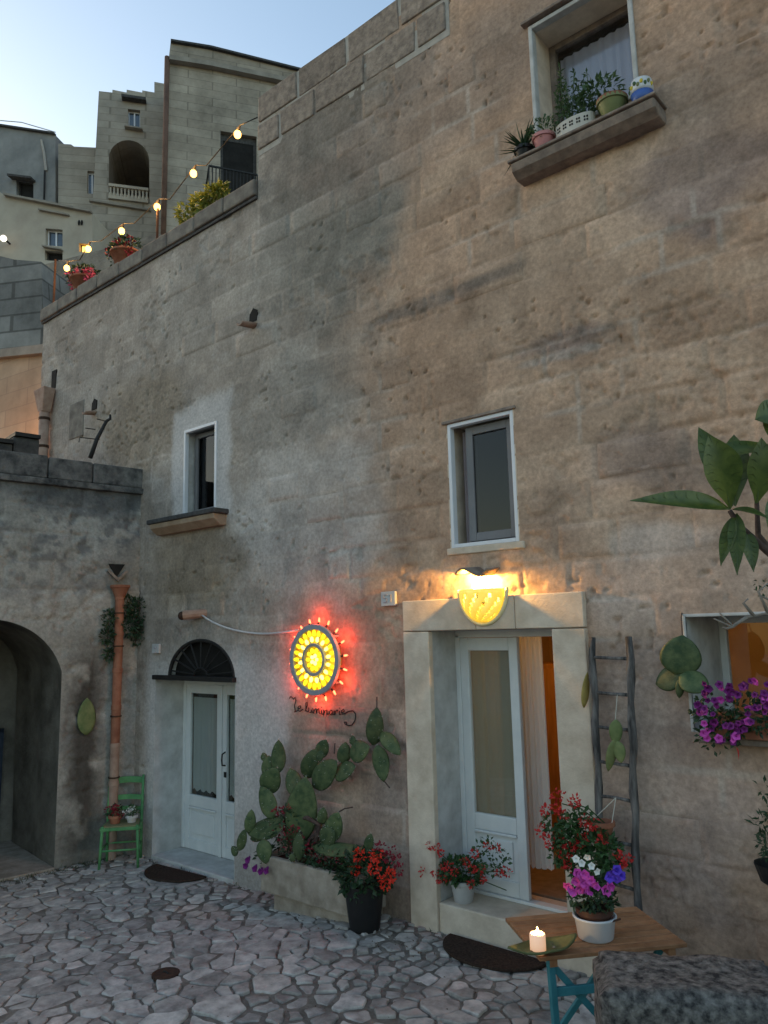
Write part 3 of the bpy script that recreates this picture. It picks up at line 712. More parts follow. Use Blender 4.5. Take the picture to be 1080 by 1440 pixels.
d1 = door_leaf(dr, dx0+.03, xm-.004, dz0, dz1, yd, .47); d2 = door_leaf(dr, xm+.004, dx1-.03, dz0, dz1, yd, .47)
MB().box(xm-.025, xm+.025, yd-.018, yd-.002, dz0, dz1).build('astragal', M['whitewood'], dr, bevel=.006)
hx = xm+.075
b = MB(); b.tube([(hx, yd, .93), (hx, yd-.045, .94), (hx+.012, yd-.06, 1.0), (hx, yd-.045, 1.06), (hx, yd, 1.08)], .009, 8); b.build('handle', M['iron'], d2, smooth=True)
MB().box(hx-.02, hx+.02, yd-.006, yd+.002, .80, .86).build('lock_plate', M['iron'], d2)
MB().box(LD['x0'], LD['x1'], yd+.20, yd+.22, -.1, 1.9).build('dark_room', M['dark'], dr)
# fanlight grille
fan = MB().box(FAN['cx']-FAN['rx']-.02, FAN['cx']+FAN['rx']+.02, .10, .12, FAN['z']-.02, FAN['z']+FAN['rz']+.02).build('fanlight', M['dark'], dr)
def farc(k, y, n=28, a0=0, a1=math.pi): return [Vector((FAN['cx']+FAN['rx']*k*math.cos(a0+(a1-a0)*i/n), y, FAN['z']+FAN['rz']*k*math.sin(a0+(a1-a0)*i/n))) for i in range(n+1)]
b = MB(); p = farc(1.0, .0); q = farc(1.0, .10)
b.v = p+q; b.f = [[i, i+1, len(p)+i+1, len(p)+i] for i in range(len(p)-1)]; b.build('arch_reveal', M['plaster'], fan, smooth=True)
MB().tube(farc(.965, .01), .022, 8).build('grille_rim', M['iron'], fan, smooth=True)
MB().tube([v+Vector((0, 0, .02)) for v in farc(.20, .01, 12)], .012, 6).build('hub_arc', M['iron'], fan, smooth=True)
for k in range(9):
    a = math.pi*(k+.5)/9
    MB().tube([(FAN['cx']+FAN['rx']*.2*math.cos(a), .01, FAN['z']+.02+FAN['rz']*.2*math.sin(a)), (FAN['cx']+FAN['rx']*.95*math.cos(a), .01, FAN['z']+FAN['rz']*.95*math.sin(a))], .010, 6).build('grille_bar', M['iron'], fan)
MB().box(-8.21, -6.68, -.05, .10, FAN['z']-.035, FAN['z']+.018).build('iron_ledge', M['iron'], dr, bevel=.006)

# ---- right door: pale surround, one leaf shut, one open
ds = thing('x', (0, 0, 0), 'x', 'x'); bpy.data.objects.remove(ds)
ox0, ox1, oz1 = -4.325, -2.605, 2.665
sr = reveal(house, dict(x0=RDo['x0'], x1=RDo['x1'], z0=-.05, z1=RDo['z1']), .50, M['plaster'], 'right_doorway', bottom=False)
def ashlar(x0, x1, z0, z1):
    MB().box(x0, x1, -.042+rb.uniform(-.004, .004), .02, z0, z1).build('surround_stone', M['surround'], sr, bevel=.008)
for x0, x1 in ((ox0, RDo['x0']+.003), (RDo['x1']-.003, ox1)):
    z = -.05
    for h in (2.449,): ashlar(x0, x1, z, z+h-.004); z += h
ashlar(ox0, -3.56, 2.402, oz1); ashlar(-3.556, -3.19, 2.402, oz1); ashlar(-3.186, ox1, 2.402, oz1)
ZT = .225
b = MB(); b.box(-4.045, -2.88, -.02, .60, -.1, ZT).build('doorstep', M['surround'], sr, bevel=.012)
yd = .355
fx0, fx1 = RDo['x0']+.01, RDo['x1']-.01
b = MB(); b.box(fx0-.01, fx0+.035, yd-.01, yd+.06, ZT, 2.36); b.box(fx1-.035, fx1+.01, yd-.01, yd+.06, ZT, 2.36); b.box(fx0-.01, fx1+.01, yd-.01, yd+.06, 2.335, 2.40)
b.build('door_frame', M['whitewood'], sr, bevel=.006)
MB().box(fx0, fx1, yd-.02, yd+.07, ZT+.002, ZT+.028).build('sill_bar', M['white'], sr, bevel=.005)
lx1 = F(735, 1080, yd).x
door_leaf(sr, fx0+.035, lx1, ZT+.03, 2.332, yd, .80, cm='olivecloth', full=1.0)
# open leaf, swung into the room against the right side
b = MB(); xo = fx1-.04
b.box(xo-.045, xo, yd+.07, yd+.16, ZT+.03, 2.33); b.box(xo-.045, xo, yd+.50, yd+.58, ZT+.03, 2.33); b.box(xo-.045, xo, yd+.16, yd+.50, ZT+.03, .5); b.box(xo-.045, xo, yd+.16, yd+.50, 2.2, 2.33); b.box(xo-.045, xo, yd+.16, yd+.50, .8, .92)
b.build('open_door_leaf', M['whitewood'], sr, bevel=.006)
# the room behind
b = MB(); b.box(-4.79, XR-.05, 3.3, 3.4, .1, 2.94); b.box(-4.79, -4.75, .5, 3.3, .1, 2.94); b.box(XR-.1, XR-.05, .4, 3.3, .1, 2.94)
b.build('room_wall', M['roomwall'], house)
MB().box(-4.79, XR-.05, .61, 3.3, .05, ZT+.01).build('room_floor', M['roomfloor'], house)
MB().box(-4.79, XR-.05, .45, 3.3, 2.86, 2.94).build('room_ceiling', M['roomwall'], house)

# ================================================================== THE WING WITH THE ARCH
wing = thing('arched_outbuilding', WC+WU*1.2, 'grey stained outbuilding wall with a deep round arch and dark parapet', 'outbuilding')
def W(px, py): p = PL(px, py, WC, WN); return (p-WC).dot(WU), p.z
def WP(s, z, out=0): return WC+WU*s+WN*out+Vector((0, 0, z))
def circ3(a, b, c):
    ax, ay, bx, by, cx, cy = *a, *b, *c; d = 2*(ax*(by-cy)+bx*(cy-ay)+cx*(ay-by))
    ux = ((ax*ax+ay*ay)*(by-cy)+(bx*bx+by*by)*(cy-ay)+(cx*cx+cy*cy)*(ay-by))/d
    uy = ((ax*ax+ay*ay)*(cx-bx)+(bx*bx+by*by)*(ax-cx)+(cx*cx+cy*cy)*(bx-ax))/d
    return ux, uy, math.hypot(ax-ux, ay-uy)
A1, A2, A3 = W(87, 945), W(55, 895), W(2, 872)
acx, acz, aR = circ3(A1, A2, A3)
as0 = A1[0]; as1 = 2*acx-as0; azs = A1[1]
print('arch', acx, acz, aR, as0, as1, azs)
WT = 4.16                                              # underside of the dark parapet band
def ar_in(S, Z): return (S > as0) & (S < as1) & (Z > -.4) & ((Z < azs) | (np.hypot(S-acx, Z-acz) < aR))
def ar_snap(s, z):
    up = z > azs+.001; d = np.hypot(s-acx, z-acz)
    return np.where(up, acx+(s-acx)*aR/d, s), np.where(up, acz+(z-acz)*aR/d, z)
def wh(S, Z):
    i, j, d, dz = blocks(S, Z, .33, .7, 40)
    h = .05*(fbm(S*.8, Z*.8, 81, 3)-.5)+.03*(fbm(S*3, Z*3, 82)-.5)+.014*(hsh(i, j, 45)-.5)-.018*(1-sst(.008, .03, d+.014*(vn(S*12, Z*12, 83)-.5)))*sst(.35, .6, fbm(S, Z, 84))
    h -= .03*sst(.6, .75, fbm(S*7, Z*9, 85, 3)); 
    e = np.minimum(np.abs(np.hypot(S-acx, Z-acz)-aR), 9)
    e = np.where(Z < azs, np.abs(S-as0), e)
    return h*sst(0, .12, e)
def wc(S, Z):
    n1 = fbm(S*1.2, Z*1.2, 90); n2 = fbm(S*4, Z*4, 91); n3 = fbm(S*9, Z*9, 92); i, j, d, dz = blocks(S, Z, .33, .7, 40)
    c = np.zeros(S.shape+(3,))+np.array((.31, .29, .255))
    c = mixc(c, sst(.4, .65, n1)*.6, (.39, .37, .335)); c = mixc(c, sst(.52, .66, n2)*.45, (.20, .195, .185))
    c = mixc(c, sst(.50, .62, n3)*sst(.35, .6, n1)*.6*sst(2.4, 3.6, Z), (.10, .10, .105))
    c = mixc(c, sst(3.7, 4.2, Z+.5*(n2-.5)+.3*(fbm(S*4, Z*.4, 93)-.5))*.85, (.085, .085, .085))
    wet = np.exp(-((S-.62)/.22)**2)*(1-sst(1.9, 2.6, Z+.6*(n2-.5)))
    c = mixc(c, np.clip(wet*1.1*sst(.3, .6, n2+.1), 0, 1), (.075, .065, .055))
    c = mixc(c, (1-sst(-.1, .5, Z+.5*(n2-.5)))*.6, (.16, .155, .135))
    c *= (1+.2*(hsh(i, j, 47)-.5))[..., None]
    return np.clip(c, .02, .7)
wsl = lines(-.03, 4.6, .024, [as0, as1]); wzl = lines(-.35, WT+.1, .024, [azs])
ww = relief_wall('front_wall', WC, WU, WN, wsl, wzl, [(ar_in, ar_snap)], wh, wc, M['wall'], wing)
# parapet band in weathered slabs, roof behind
M['darkcoping'] = mat('blackened_coping', (.05,.05,.05), (.19,.18,.168), rough=.95, scale=7, detail=8, bump=.8, bscale=30, bdist=.02, rand=.15, spec=.1)
zt = 4.54
for k, (a, e) in enumerate(((-.02, .62), (.63, 1.15), (1.16, 1.75), (1.76, 2.5), (2.51, 3.3), (3.31, 4.4))):
    MB().obox(WP(a, WT+.12, .02), WU*(e-a), -WN*.30, (0, 0, zt-WT-.12+rb.uniform(-.01, .012))).build('parapet_slab', M['darkcoping'], wing, bevel=.018)
MB().obox(WP(-.02, WT+.04, .05), WU*4.5, -WN*.3, (0, 0, .075)).build('under_coping_course', M['darkcoping'], wing, bevel=.012)
MB().obox(WP(-.02, 3.9, -.3), WU*4.5, -WN*4, (0, 0, .2)).build('roof_slab', M['coping'], wing)
b = MB(); b.obox(WP(4.5, -.3, -.05), WU*.2, -WN*4, (0, 0, 4.3)); b.obox(WP(-.0, -.3, -4.1), WU*4.6, -WN*.2, (0, 0, 4.3)); b.build('rear_wall', M['block'], wing)
# vault: reveals and soffit of the arch
b = MB(); AD = 1.6; pts = [(as0, -.35), (as0, azs)]
a0 = math.atan2(azs-acz, as0-acx); a1 = math.atan2(azs-acz, as1-acx)
if a0 < 0: a0 += 2*math.pi
pts += [(acx+aR*math.cos(a0+(a1-a0)*i/24), acz+aR*math.sin(a0+(a1-a0)*i/24)) for i in range(1, 24)]+[(as1, azs), (as1, -.35)]
nd = 8
for k in range(nd+1):
    for (s_, z_) in pts:
        q = WP(s_, z_, -AD*k/nd); n_ = .03*(float(vn(np.array([k*1.1]), np.array([s_*3+z_*4]), 5)[0])-.5)*(0 if k == 0 else 1); b.v.append(q+WU*n_*1.5+Vector((0, 0, n_*.3)))
m_ = len(pts)
for k in range(nd):
    for i in range(m_-1): a = k*m_+i; b.f.append([a, a+1, a+m_+1, a+m_])
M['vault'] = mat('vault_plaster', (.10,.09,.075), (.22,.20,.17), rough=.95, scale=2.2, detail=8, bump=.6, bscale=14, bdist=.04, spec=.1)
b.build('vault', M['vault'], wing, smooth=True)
gx = WP(as0, 0, -AD)
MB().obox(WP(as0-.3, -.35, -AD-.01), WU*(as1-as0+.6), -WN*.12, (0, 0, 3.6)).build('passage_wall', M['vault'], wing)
gate = thing('iron_gate', WP(acx, -.13, -AD+.03), 'dark blue iron gate shut inside the round arch', 'gate')
gw0, gw1 = as0+.16, as1-.16
for a, e, z0, z1 in ((gw0, gw0+.05, -.1, 1.30), (gw1-.05, gw1, -.1, 1.30), (gw0, gw1, 1.25, 1.30), (gw0, gw1, .55, .60), (gw0, gw1, -.1, -.04)):
    MB().obox(WP(a, z0, -AD+.06), WU*(e-a), -WN*.05, (0, 0, z1-z0)).build('gate_rail', M['gate'], gate)
MB().obox(WP(gw0+.05, -.04, -AD+.035), WU*(gw1-gw0-.1), -WN*.02, (0, 0, .6)).build('gate_panel', M['gate'], gate)
k = gw0+.12
while k < gw1-.08:
    MB().tube([WP(k, .6, -AD+.03), WP(k, 1.26, -AD+.03)], .011, 6).build('gate_bar', M['gate'], gate); k += .09
# raised stone apron inside the arch
b = MB(); b.obox(WP(as0-.0, -.3, .04), WU*(as1-as0), -WN*(AD+.04), (0, 0, .205)); b.build('arch_apron', M['trough'], wing, bevel=.015)

# ---- clay rain pipe on the wing
pipe = thing('clay_downpipe', WP(W(150, 1190)[0], -.13, .09), 'jointed terracotta rain pipe with funnel head beside the green chair', 'rain pipe')
pa = Vector(WP(W(164, 840)[0], W(164, 838)[1], .10)); pb = Vector(WP(W(152, 1190)[0], -.12, .10)); segs = 7
for k in range(segs):
    p0 = pa+(pb-pa)*(k/segs); p1 = pa+(pb-pa)*((k+1.06)/segs if k < segs-1 else 1); ax = (p1-p0)
    mm = M['terracotta'] if k < 4 else M['clay_pale']
    MB().lathe(p0, [(.060, 0), (.060, .05), (.054, .055), (.052, ax.length)], 14, axis=ax).build('pipe_section', mm, pipe, smooth=False)
for k in (.07, .20, .47, .70, .86):
    p0 = pa+(pb-pa)*k; MB().lathe(p0, [(.062, -.008), (.066, -.008), (.066, .008), (.062, .008)], 14, axis=pb-pa, cap=False).build('iron_band', M['rust'], pipe)
    MB().tube([p0, p0-WN*.12], .008, 6).build('wall_spike', M['rust'], pipe)
MB().lathe(pa+Vector((0, 0, -.01)), [(.056, -.02), (.062, .0), (.105, .10), (.118, .105), (.118, .135), (.10, .135), (.09, .1), (.05, .02)], 16).build('funnel', M['terracotta'], pipe, smooth=False)
# drain mouth above it
dm = thing('drain_mouth', WP(W(164, 803)[0], W(164, 803)[1], 0), 'small triangular stone drain mouth above the clay pipe funnel', 'drain')
s_, z_ = W(163, 805)
MB().prism([WP(s_-.10, z_+.10, .03), WP(s_+.10, z_+.10, .03), WP(s_, z_-.06, .03)], -WN*.03).build('opening', M['dark'], dm)
b = MB(); b.beam(WP(s_-.12, z_+.02, .05), WP(s_+.01, z_-.10, .06), .03, .03); b.beam(WP(s_+.12, z_+.02, .05), WP(s_-.01, z_-.10, .06), .03, .03); b.build('lip', M['sill'], dm)

# ================================================================== THINGS ON THE HOUSE FRONT
# ---- gutter spouts of clay tile
def spout(px, py, ln, label, up=.02, hole=True):
    c = F(px, py); t = thing('clay_spout', c, label, 'spout', 'clay spouts in the house wall')
    b = MB(); n = 8
    for k in range(2):
        for i in range(n+1):
            a = math.pi+math.pi*i/n; r = .065 if k == 0 else .055
            b.v.append(Vector((c.x+r*math.cos(a), .05 if k == 0 else -ln, c.z+r*math.sin(a)*.8-(.04 if k else 0))))
    for i in range(n): b.f.append([i, i+1, n+1+i+1, n+1+i])
    o = b.build('gutter_tile', M['clay_pale'], t, smooth=True); md = o.modifiers.new('thick', 'SOLIDIFY'); md.thickness = .016
    if hole: MB().prism([(c.x-.07, -.012, c.z+up), (c.x+.06, -.012, c.z+up), (c.x+.07, -.012, c.z+up+.12), (c.x-.0, -.012, c.z+up+.16), (c.x-.06, -.012, c.z+up+.1)], (0, .03, 0)).build('wall_hole', M['dark'], t)
    return t
spout(357, 455, .20, 'short clay spout below a dark hole, under the terrace corner of the tall house')
spout(133, 578, .16, 'small orange clay spout beside the antenna on the house wall')
c3 = F(285, 862); t = thing('clay_spout', c3, 'clay tile stub feeding a white cable above the arched fanlight', 'spout', 'clay spouts in the house wall')
b = MB().tube([(c3.x+.06, .03, c3.z), (c3.x-.16, -.14, c3.z-.02)], [.05, .055], 10); b.build('gutter_tile', M['clay_pale'], t)
MB().ell((c3.x-.185, -.15, c3.z-.025), .045, .045, .05).build('tile_end', M['rust'], t, smooth=True)
e0 = Vector((c3.x+.02, -.05, c3.z-.02)); e1 = F(424, 886) + Vector((0, -.03, 0)); pts = []
for i in range(15):
    k = i/14; p = e0.lerp(e1, k); p.z -= .13*math.sin(math.pi*k)**.9*(1-.25*k); p.y = -.03-.02*math.sin(k*9); pts.append(p)
cb = MB().tube(pts, .011, 6).build('cable', M['cable'], smooth=True); tag(cb, 'white cable sagging along the wall to the round lit sign', 'cable')

# ---- round illuminated sign
sc = F(453, 927); SR = .335
sign = thing('illuminated_sign', (sc.x, 0, sc.z), 'round sign of glowing yellow bulbs ringed by red bulbs on the wall', 'sign')
def P(r, a, y): return Vector((sc.x+r*math.cos(a), y, sc.z+r*math.sin(a)))
def ring(r0, r1, y0, y1, n=48):
    b = MB()
    for i in range(n):
        a = 2*math.pi*i/n
        b.v += [P(r0, a, y0), P(r1, a, y0), P(r1, a, y1), P(r0, a, y1)]
    for i in range(n):
        j = (i+1) % n
        for k in range(4): l = (k+1) % 4; b.f.append([i*4+k, j*4+k, j*4+l, i*4+l])
    return b
ring(SR-.052, SR, -.12, -.085).build('outer_ring', M['frame_grey'], sign, bevel=.006)
ring(.125, .155, -.125, -.09).build('inner_ring', M['frame_grey'], sign, bevel=.004)
for k in range(10):
    a = 2*math.pi*k/10; MB().beam(P(.15, a, -.10), P(SR-.05, a, -.10), .008, .008, up=(0, 1, 0)).build('spoke', M['frame_grey'], sign)
b = MB(); b.v = [P(SR-.02, 2*math.pi*i/40, -.06) for i in range(40)]; b.f = [list(range(40))]; b.build('backboard', M['backboard'], sign)
for k in range(4): a = math.pi/4+math.pi/2*k; MB().tube([P(SR-.03, a, -.1), P(SR-.03, a, .02)], .012, 6).build('standoff', M['frame_grey'], sign)
def bulbs(n, r, rb_, mat_, name, y=-.105, ln=1.5, off=0):
    for k in range(n):
        a = 2*math.pi*(k+off)/n; c = P(r, a, y); d = Vector((math.cos(a), 0, math.sin(a)))
        MB().lathe(c-d*rb_*ln, [(rb_*.4, 0), (rb_*.9, rb_*.5), (rb_, rb_*ln), (rb_*.7, rb_*(2*ln-.5)), (rb_*.05, rb_*2*ln)], 8, axis=d).build(name, mat_, sign, smooth=True)
bulbs(24, .252, .020, M['bulb_y'], 'yellow_bulb', ln=1.6); bulbs(16, .195, .018, M['bulb_yw'], 'yellow_bulb', ln=1.5, off=.4)
bulbs(10, .088, .020, M['bulb_y'], 'yellow_bulb', ln=1.3); bulbs(5, .038, .018, M['bulb_yw'], 'yellow_bulb', ln=1.2)
bulbs(18, SR+.040, .0105, M['bulb_r'], 'red_bulb', y=-.06, ln=2.4, off=.3)
for k in range(18):
    a = 2*math.pi*(k+.3)/18; MB().tube([P(SR-.01, a, -.085), P(SR+.018, a, -.065)], .010, 6).build('bulb_socket', M['iron'], sign)
for k in range(6):
    a = 2*math.pi*(k+.5)/6; lamp('red_glow', P(SR+.045, a, -.075), sign, (1, .05, .02), .75, .03)
lamp('yellow_glow', P(0, 0, -.14), sign, (1, .7, .05), .06, .2)

# ---- wrought lettering below the sign
tx = thing('wrought_lettering', F(455, 1003), 'thin iron script lettering on the wall below the round sign', 'lettering')
def stroke(pts, name='letter', r=.0055):
    b = MB().tube([F(x, y)+Vector((0, -.018, 0)) for x, y in pts], r, 5); b.build(name, M['iron'], tx, smooth=True)
stroke([(409, 982), (411, 979), (415, 983), (417, 980), (418, 985), (416, 992), (417, 999), (416, 1001), (421, 999)])       # L
stroke([(421, 997), (425, 995), (424, 992), (421, 994), (421, 999), (424, 1000), (428, 997)])                                 # e
stroke([(431, 1000), (434, 992), (434, 987), (432, 988), (432, 998), (434, 1001), (436, 999)])                                # l
stroke([(436, 995), (436, 1001), (439, 1002), (441, 996), (441, 1002), (443, 1001)])                                          # u
stroke([(443, 997), (443, 1003), (444, 998), (446, 996), (447, 1003), (448, 998), (450, 996), (451, 1003), (453, 1003)])      # m
stroke([(454, 998), (454, 1004), (456, 1004)]); stroke([(454, 994), (454.4, 995)])                                            # i
stroke([(457, 998), (457, 1005), (459, 999), (461, 998), (462, 1005), (464, 1004)])                                           # n
stroke([(469, 999), (466, 999), (465, 1003), (467, 1005), (469, 1002), (469.5, 1000), (470, 1005), (472, 1004)])              # a
stroke([(472, 999), (473, 1005), (473, 1001), (476, 998), (477, 1000)])                                                       # r
stroke([(479, 999), (479, 1005), (481, 1004)]); stroke([(479, 995), (479.4, 996)])                                            # i
stroke([(482, 1002), (486, 1000), (485, 997), (482, 999), (483, 1004), (487, 1003)])                                          # e
stroke([(487, 1003), (492, 1000), (498, 999), (502, 1004), (501, 1013), (497, 1019), (492, 1020), (487, 1018), (486, 1015), (489, 1015), (489, 1018)], 'flourish')

# ---- house number tiles
def tile(px, py, wpx, hpx, label, strokes):
    c = F(px, py); k = mpp(c); t = thing('house_number_tile', c, label, 'number tile', 'house number tiles')
    w_, h_ = wpx*k*1.3/2, hpx*k/2
    MB().box(c.x-w_, c.x+w_, -.035, -.005, c.z-h_, c.z+h_).build('tile', M['greypot'], t, bevel=.004)
    for st in strokes:
        MB().tube([(c.x+u*w_, -.037, c.z+v*h_) for u, v in st], .0055, 5).build('digit', M['frame_grey'], t)
tile(549, 842, 20, 20, 'pale square number tile beside the right door surround', [[(-.1, .55), (-.55, .55), (-.55, .1), (-.15, .05), (-.15, -.45), (-.6, -.45)], [(.2, .35), (.45, .55), (.45, -.5)]])
tile(222, 912, 13, 13, 'small pale number tile left of the iron fanlight', [[(-.2, .5), (-.2, 0), (.3, 0)], [(.3, .5), (.3, -.5)]])

# ---- wall lamp: pierced ceramic half bowl under a curved tile
lc = F(683, 826); lc = Vector((lc.x, 0, lc.z))
sconce = thing('wall_lamp', lc, 'lit pierced ceramic half bowl lamp over the right door', 'wall lamp')
b = MB(); n1, n2, LR, LHt = 22, 11, .205, .30
for i in range(n2+1):
    t = i/n2*math.pi/2
    for j in range(n1+1):
        a = math.pi*j/n1
        b.v.append(Vector((lc.x+LR*math.cos(a)*math.cos(t)**.85, -.045-LR*.85*math.sin(a)*math.cos(t)**.85, lc.z-.02-LHt*math.sin(t)*.86)))
rq = random.Random(4)
for i in range(n2):
    for j in range(n1):
        if 1 <= i <= n2-2 and 2 <= j <= n1-3 and (i*3+j*5) % 4 == 0: continue
        a = i*(n1+1)+j; b.f.append([a, a+1, a+n1+2, a+n1+1])
M['bowl'] = mat('lit_ceramic_bowl', (.80,.62,.18), (.86,.74,.32), rough=.5, scale=14, emit=(1, .60, .02), estr=.26)
o = b.build('pierced_bowl', M['bowl'], sconce, smooth=True); md = o.modifiers.new('t', 'SOLIDIFY'); md.thickness = .008
b = MB().tube([(lc.x+LR*1.13*math.cos(a), -.052, lc.z-.01-LHt*.96*math.sin(a)) for a in [math.pi*i/24 for i in range(25)]], .016, 8); b.build('rim', M['ceramic'], sconce, smooth=True)
M['tile'] = mat('cover_tile', (.17,.125,.10), (.27,.21,.165), rough=.9, scale=8, bump=.4)
b = MB(); n = 18                                       # S-shaped cover tile that throws the light sideways
for k in range(2):
    for i in range(n+1):
        q = i/n; x = lc.x-.155+.30*q; z = lc.z+.115+.040*math.sin(q*2*math.pi*1.0+.1)+.03*q
        b.v.append(Vector((x, .03 if k == 0 else -.20-.02*math.sin(q*6), z-(0 if k == 0 else .02))))
for i in range(n): b.f.append([i, i+1, n+2+i, n+1+i])
o = b.build('cover_tile', M['tile'], sconce, smooth=True); md = o.modifiers.new('t', 'SOLIDIFY'); md.thickness = .014
MB().ell((lc.x, -.12, lc.z+.015), .042, .042, .055, 12, 8).build('bulb', emis('lamp_bulb', (1, .75, .30), 10), sconce, smooth=True)
MB().tube([(lc.x, -.12, lc.z-.03), (lc.x, -.12, lc.z-.12), (lc.x, 0, lc.z-.12)], .014, 8).build('bulb_holder', M['iron'], sconce)
lamp('lamp_light', (lc.x, -.115, lc.z+.088), sconce, (1, .52, .12), 26, .015)

# ================================================================== PLANT HELPERS
def rv(r, s=1.0): return Vector((r.uniform(-s, s), r.uniform(-s, s), r.uniform(-s, s)))
def leaf(b, base, d, ln, wd, nrm=None, curl=.2, seg=3, fold=.15, round_=.55):
    d = Vector(d).normalized(); nrm = Vector(nrm or (0, 0, 1)); side = d.cross(nrm)
    if side.length < .05: side = d.cross(Vector((1, 0, 0)))
    side.normalize(); up = side.cross(d); k = len(b.v)
    for i in range(seg+1):
        t = i/seg; w_ = wd*.5*(math.sin(math.pi*min(1, t**round_)) if 0 < i < seg else (.06 if i == 0 else .02))
        c = Vector(base)+d*ln*t-up*curl*ln*t*t
        b.v += [c-side*w_+up*w_*fold*2, c, c+side*w_+up*w_*fold*2]
    for i in range(seg):
        a = k+3*i; b.f += [[a, a+1, a+4, a+3], [a+1, a+2, a+5, a+4]]
def foliage(b, r, c, rx, ry, rz, n, ln, wd, outward=.7, round_=.55):
    c = Vector(c)
    for _ in range(n):
        v = rv(r); 
        while v.length > 1 or v.length < .15: v = rv(r)
        v = v.normalized()*(v.length**.6); p = c+Vector((v.x*rx, v.y*ry, v.z*rz))
        d = (v*outward+rv(r, .6)+Vector((0, 0, .1))); l = ln*r.uniform(.6, 1.25)
        leaf(b, p, d, l, wd*r.uniform(.7, 1.2), nrm=rv(r)+Vector((0, -.3, .9)), curl=r.uniform(.05, .45), seg=2, round_=round_)
def head(r, c, rad_, n=34, pet=.016):          # a geranium flower head: many small petals on a loose ball
    b = MB()
    for _ in range(n):
        v = rv(r).normalized(); p = Vector(c)+v*rad_*r.uniform(.45, 1)
        leaf(b, p, v+rv(r, .8), pet*r.uniform(.8, 1.5), pet*r.uniform(.8, 1.2), nrm=rv(r), curl=.1, seg=2)
    return b
def trumpet(b, r, c, d, rad_):                 # a petunia: five-lobed flared disc
    d = Vector(d).normalized(); x = d.cross(Vector((0, 0, 1))); x = x.normalized() if x.length > .1 else Vector((1, 0, 0)); y = d.cross(x); k = len(b.v)
    b.v.append(Vector(c)-d*rad_*.6); ph = r.uniform(0, 6)
    for i in range(10):
        a = ph+math.pi*2*i/10; q = rad_*(1.0 if i % 2 else .82)
        b.v.append(Vector(c)+(x*math.cos(a)+y*math.sin(a))*q*.55-d*rad_*.05)
    for i in range(10):
        a = ph+math.pi*2*i/10; q = rad_*(1.08 if i % 2 else .85)
        b.v.append(Vector(c)+(x*math.cos(a)+y*math.sin(a))*q+d*r.uniform(-.12, .12)*rad_)
    for i in range(10):
        j = (i+1) % 10; b.f += [[k, k+1+i, k+1+j], [k+1+i, k+11+i, k+11+j, k+1+j]]
def stems(b, r, base, tips, rad_=.004, n=4):
    for t in tips:
        base_ = Vector(base)+Vector((r.uniform(-.03, .03), r.uniform(-.03, .03), 0)); m_ = base_.lerp(Vector(t), .5)+Vector((0, 0, .03))
        b.tube([base_, m_, Vector(t)], rad_, n)
def pot_prof(r0, r1, h, lip=.012): return [(r0*.96, 0), (r0, .004), (r1, h-.03), (r1+lip, h-.028), (r1+lip, h), (r1-.008, h), (r1-.012, h-.03), (r0*.5, h-.035)]
def pot(parent, c, r0, r1, h, m, name='pot', lip=.012):
    o = MB().lathe(c, pot_prof(r0, r1, h, lip), 22, cap=True).build(name, m, parent, smooth=False); o.data.shade_smooth()
    md = o.modifiers.new('es', 'EDGE_SPLIT'); md.split_angle = rad(40)
    MB().lathe(Vector(c)+Vector((0, 0, h-.035)), [(r1-.013, 0), (r1*.5, .012), (.001, .016)], 16).build('soil', M['soil'], parent, smooth=True)
    return o
def pad(parent, b0, t0, wd, m, th=.028, nrm=(0, -1, 0), name='pad', bend=0.0):
    b0, t0 = Vector(b0), Vector(t0); d = (t0-b0); ln = d.length; d.normalize(); n = Vector(nrm); n = (n-d*n.dot(d)).normalized(); s_ = d.cross(n)
    b = MB(); nu, nv = 9, 12
    for i in range(nu+1):
        t = i/nu; prof = (math.sin(math.pi*t**.82))**.62 if 0 < i < nu else .0
        prof = max(prof, .16 if i == 0 else .03)
        for j in range(nv):
            a = 2*math.pi*j/nv
            b.v.append(b0+d*ln*t+s_*math.cos(a)*wd*.5*prof+n*(math.sin(a)*th*.5*(prof**.6)+bend*ln*math.sin(math.pi*t)))
    for i in range(nu):
        for j in range(nv): a, c = i*nv+j, i*nv+(j+1) % nv; b.f.append([a, c, c+nv, a+nv])
    b.f += [list(range(nv))[::-1], [nu*nv+j for j in range(nv)]]
    return b.build(name, m, parent, smooth=True)
def padpx(parent, bpx, tpx, wpx, Y, m=None, Yt=None, nrm=(.45, -1, .1), name='pad', bend=0.0, th=.03):
    p0 = F(*bpx, Y); p1 = F(*tpx, Y if Yt is None else Yt); return pad(parent, p0, p1, wpx*mpp(p0)*1.27, m or M['cactus'], nrm=nrm, name=name, bend=bend, th=th)
def flower_heads(parent, r, pts, rad_, m, n=34, pet=.017, name='flower_head'):
    for p in pts: head(r, p, rad_*r.uniform(.8, 1.15), n, pet).build(name, m, parent, fix=False)

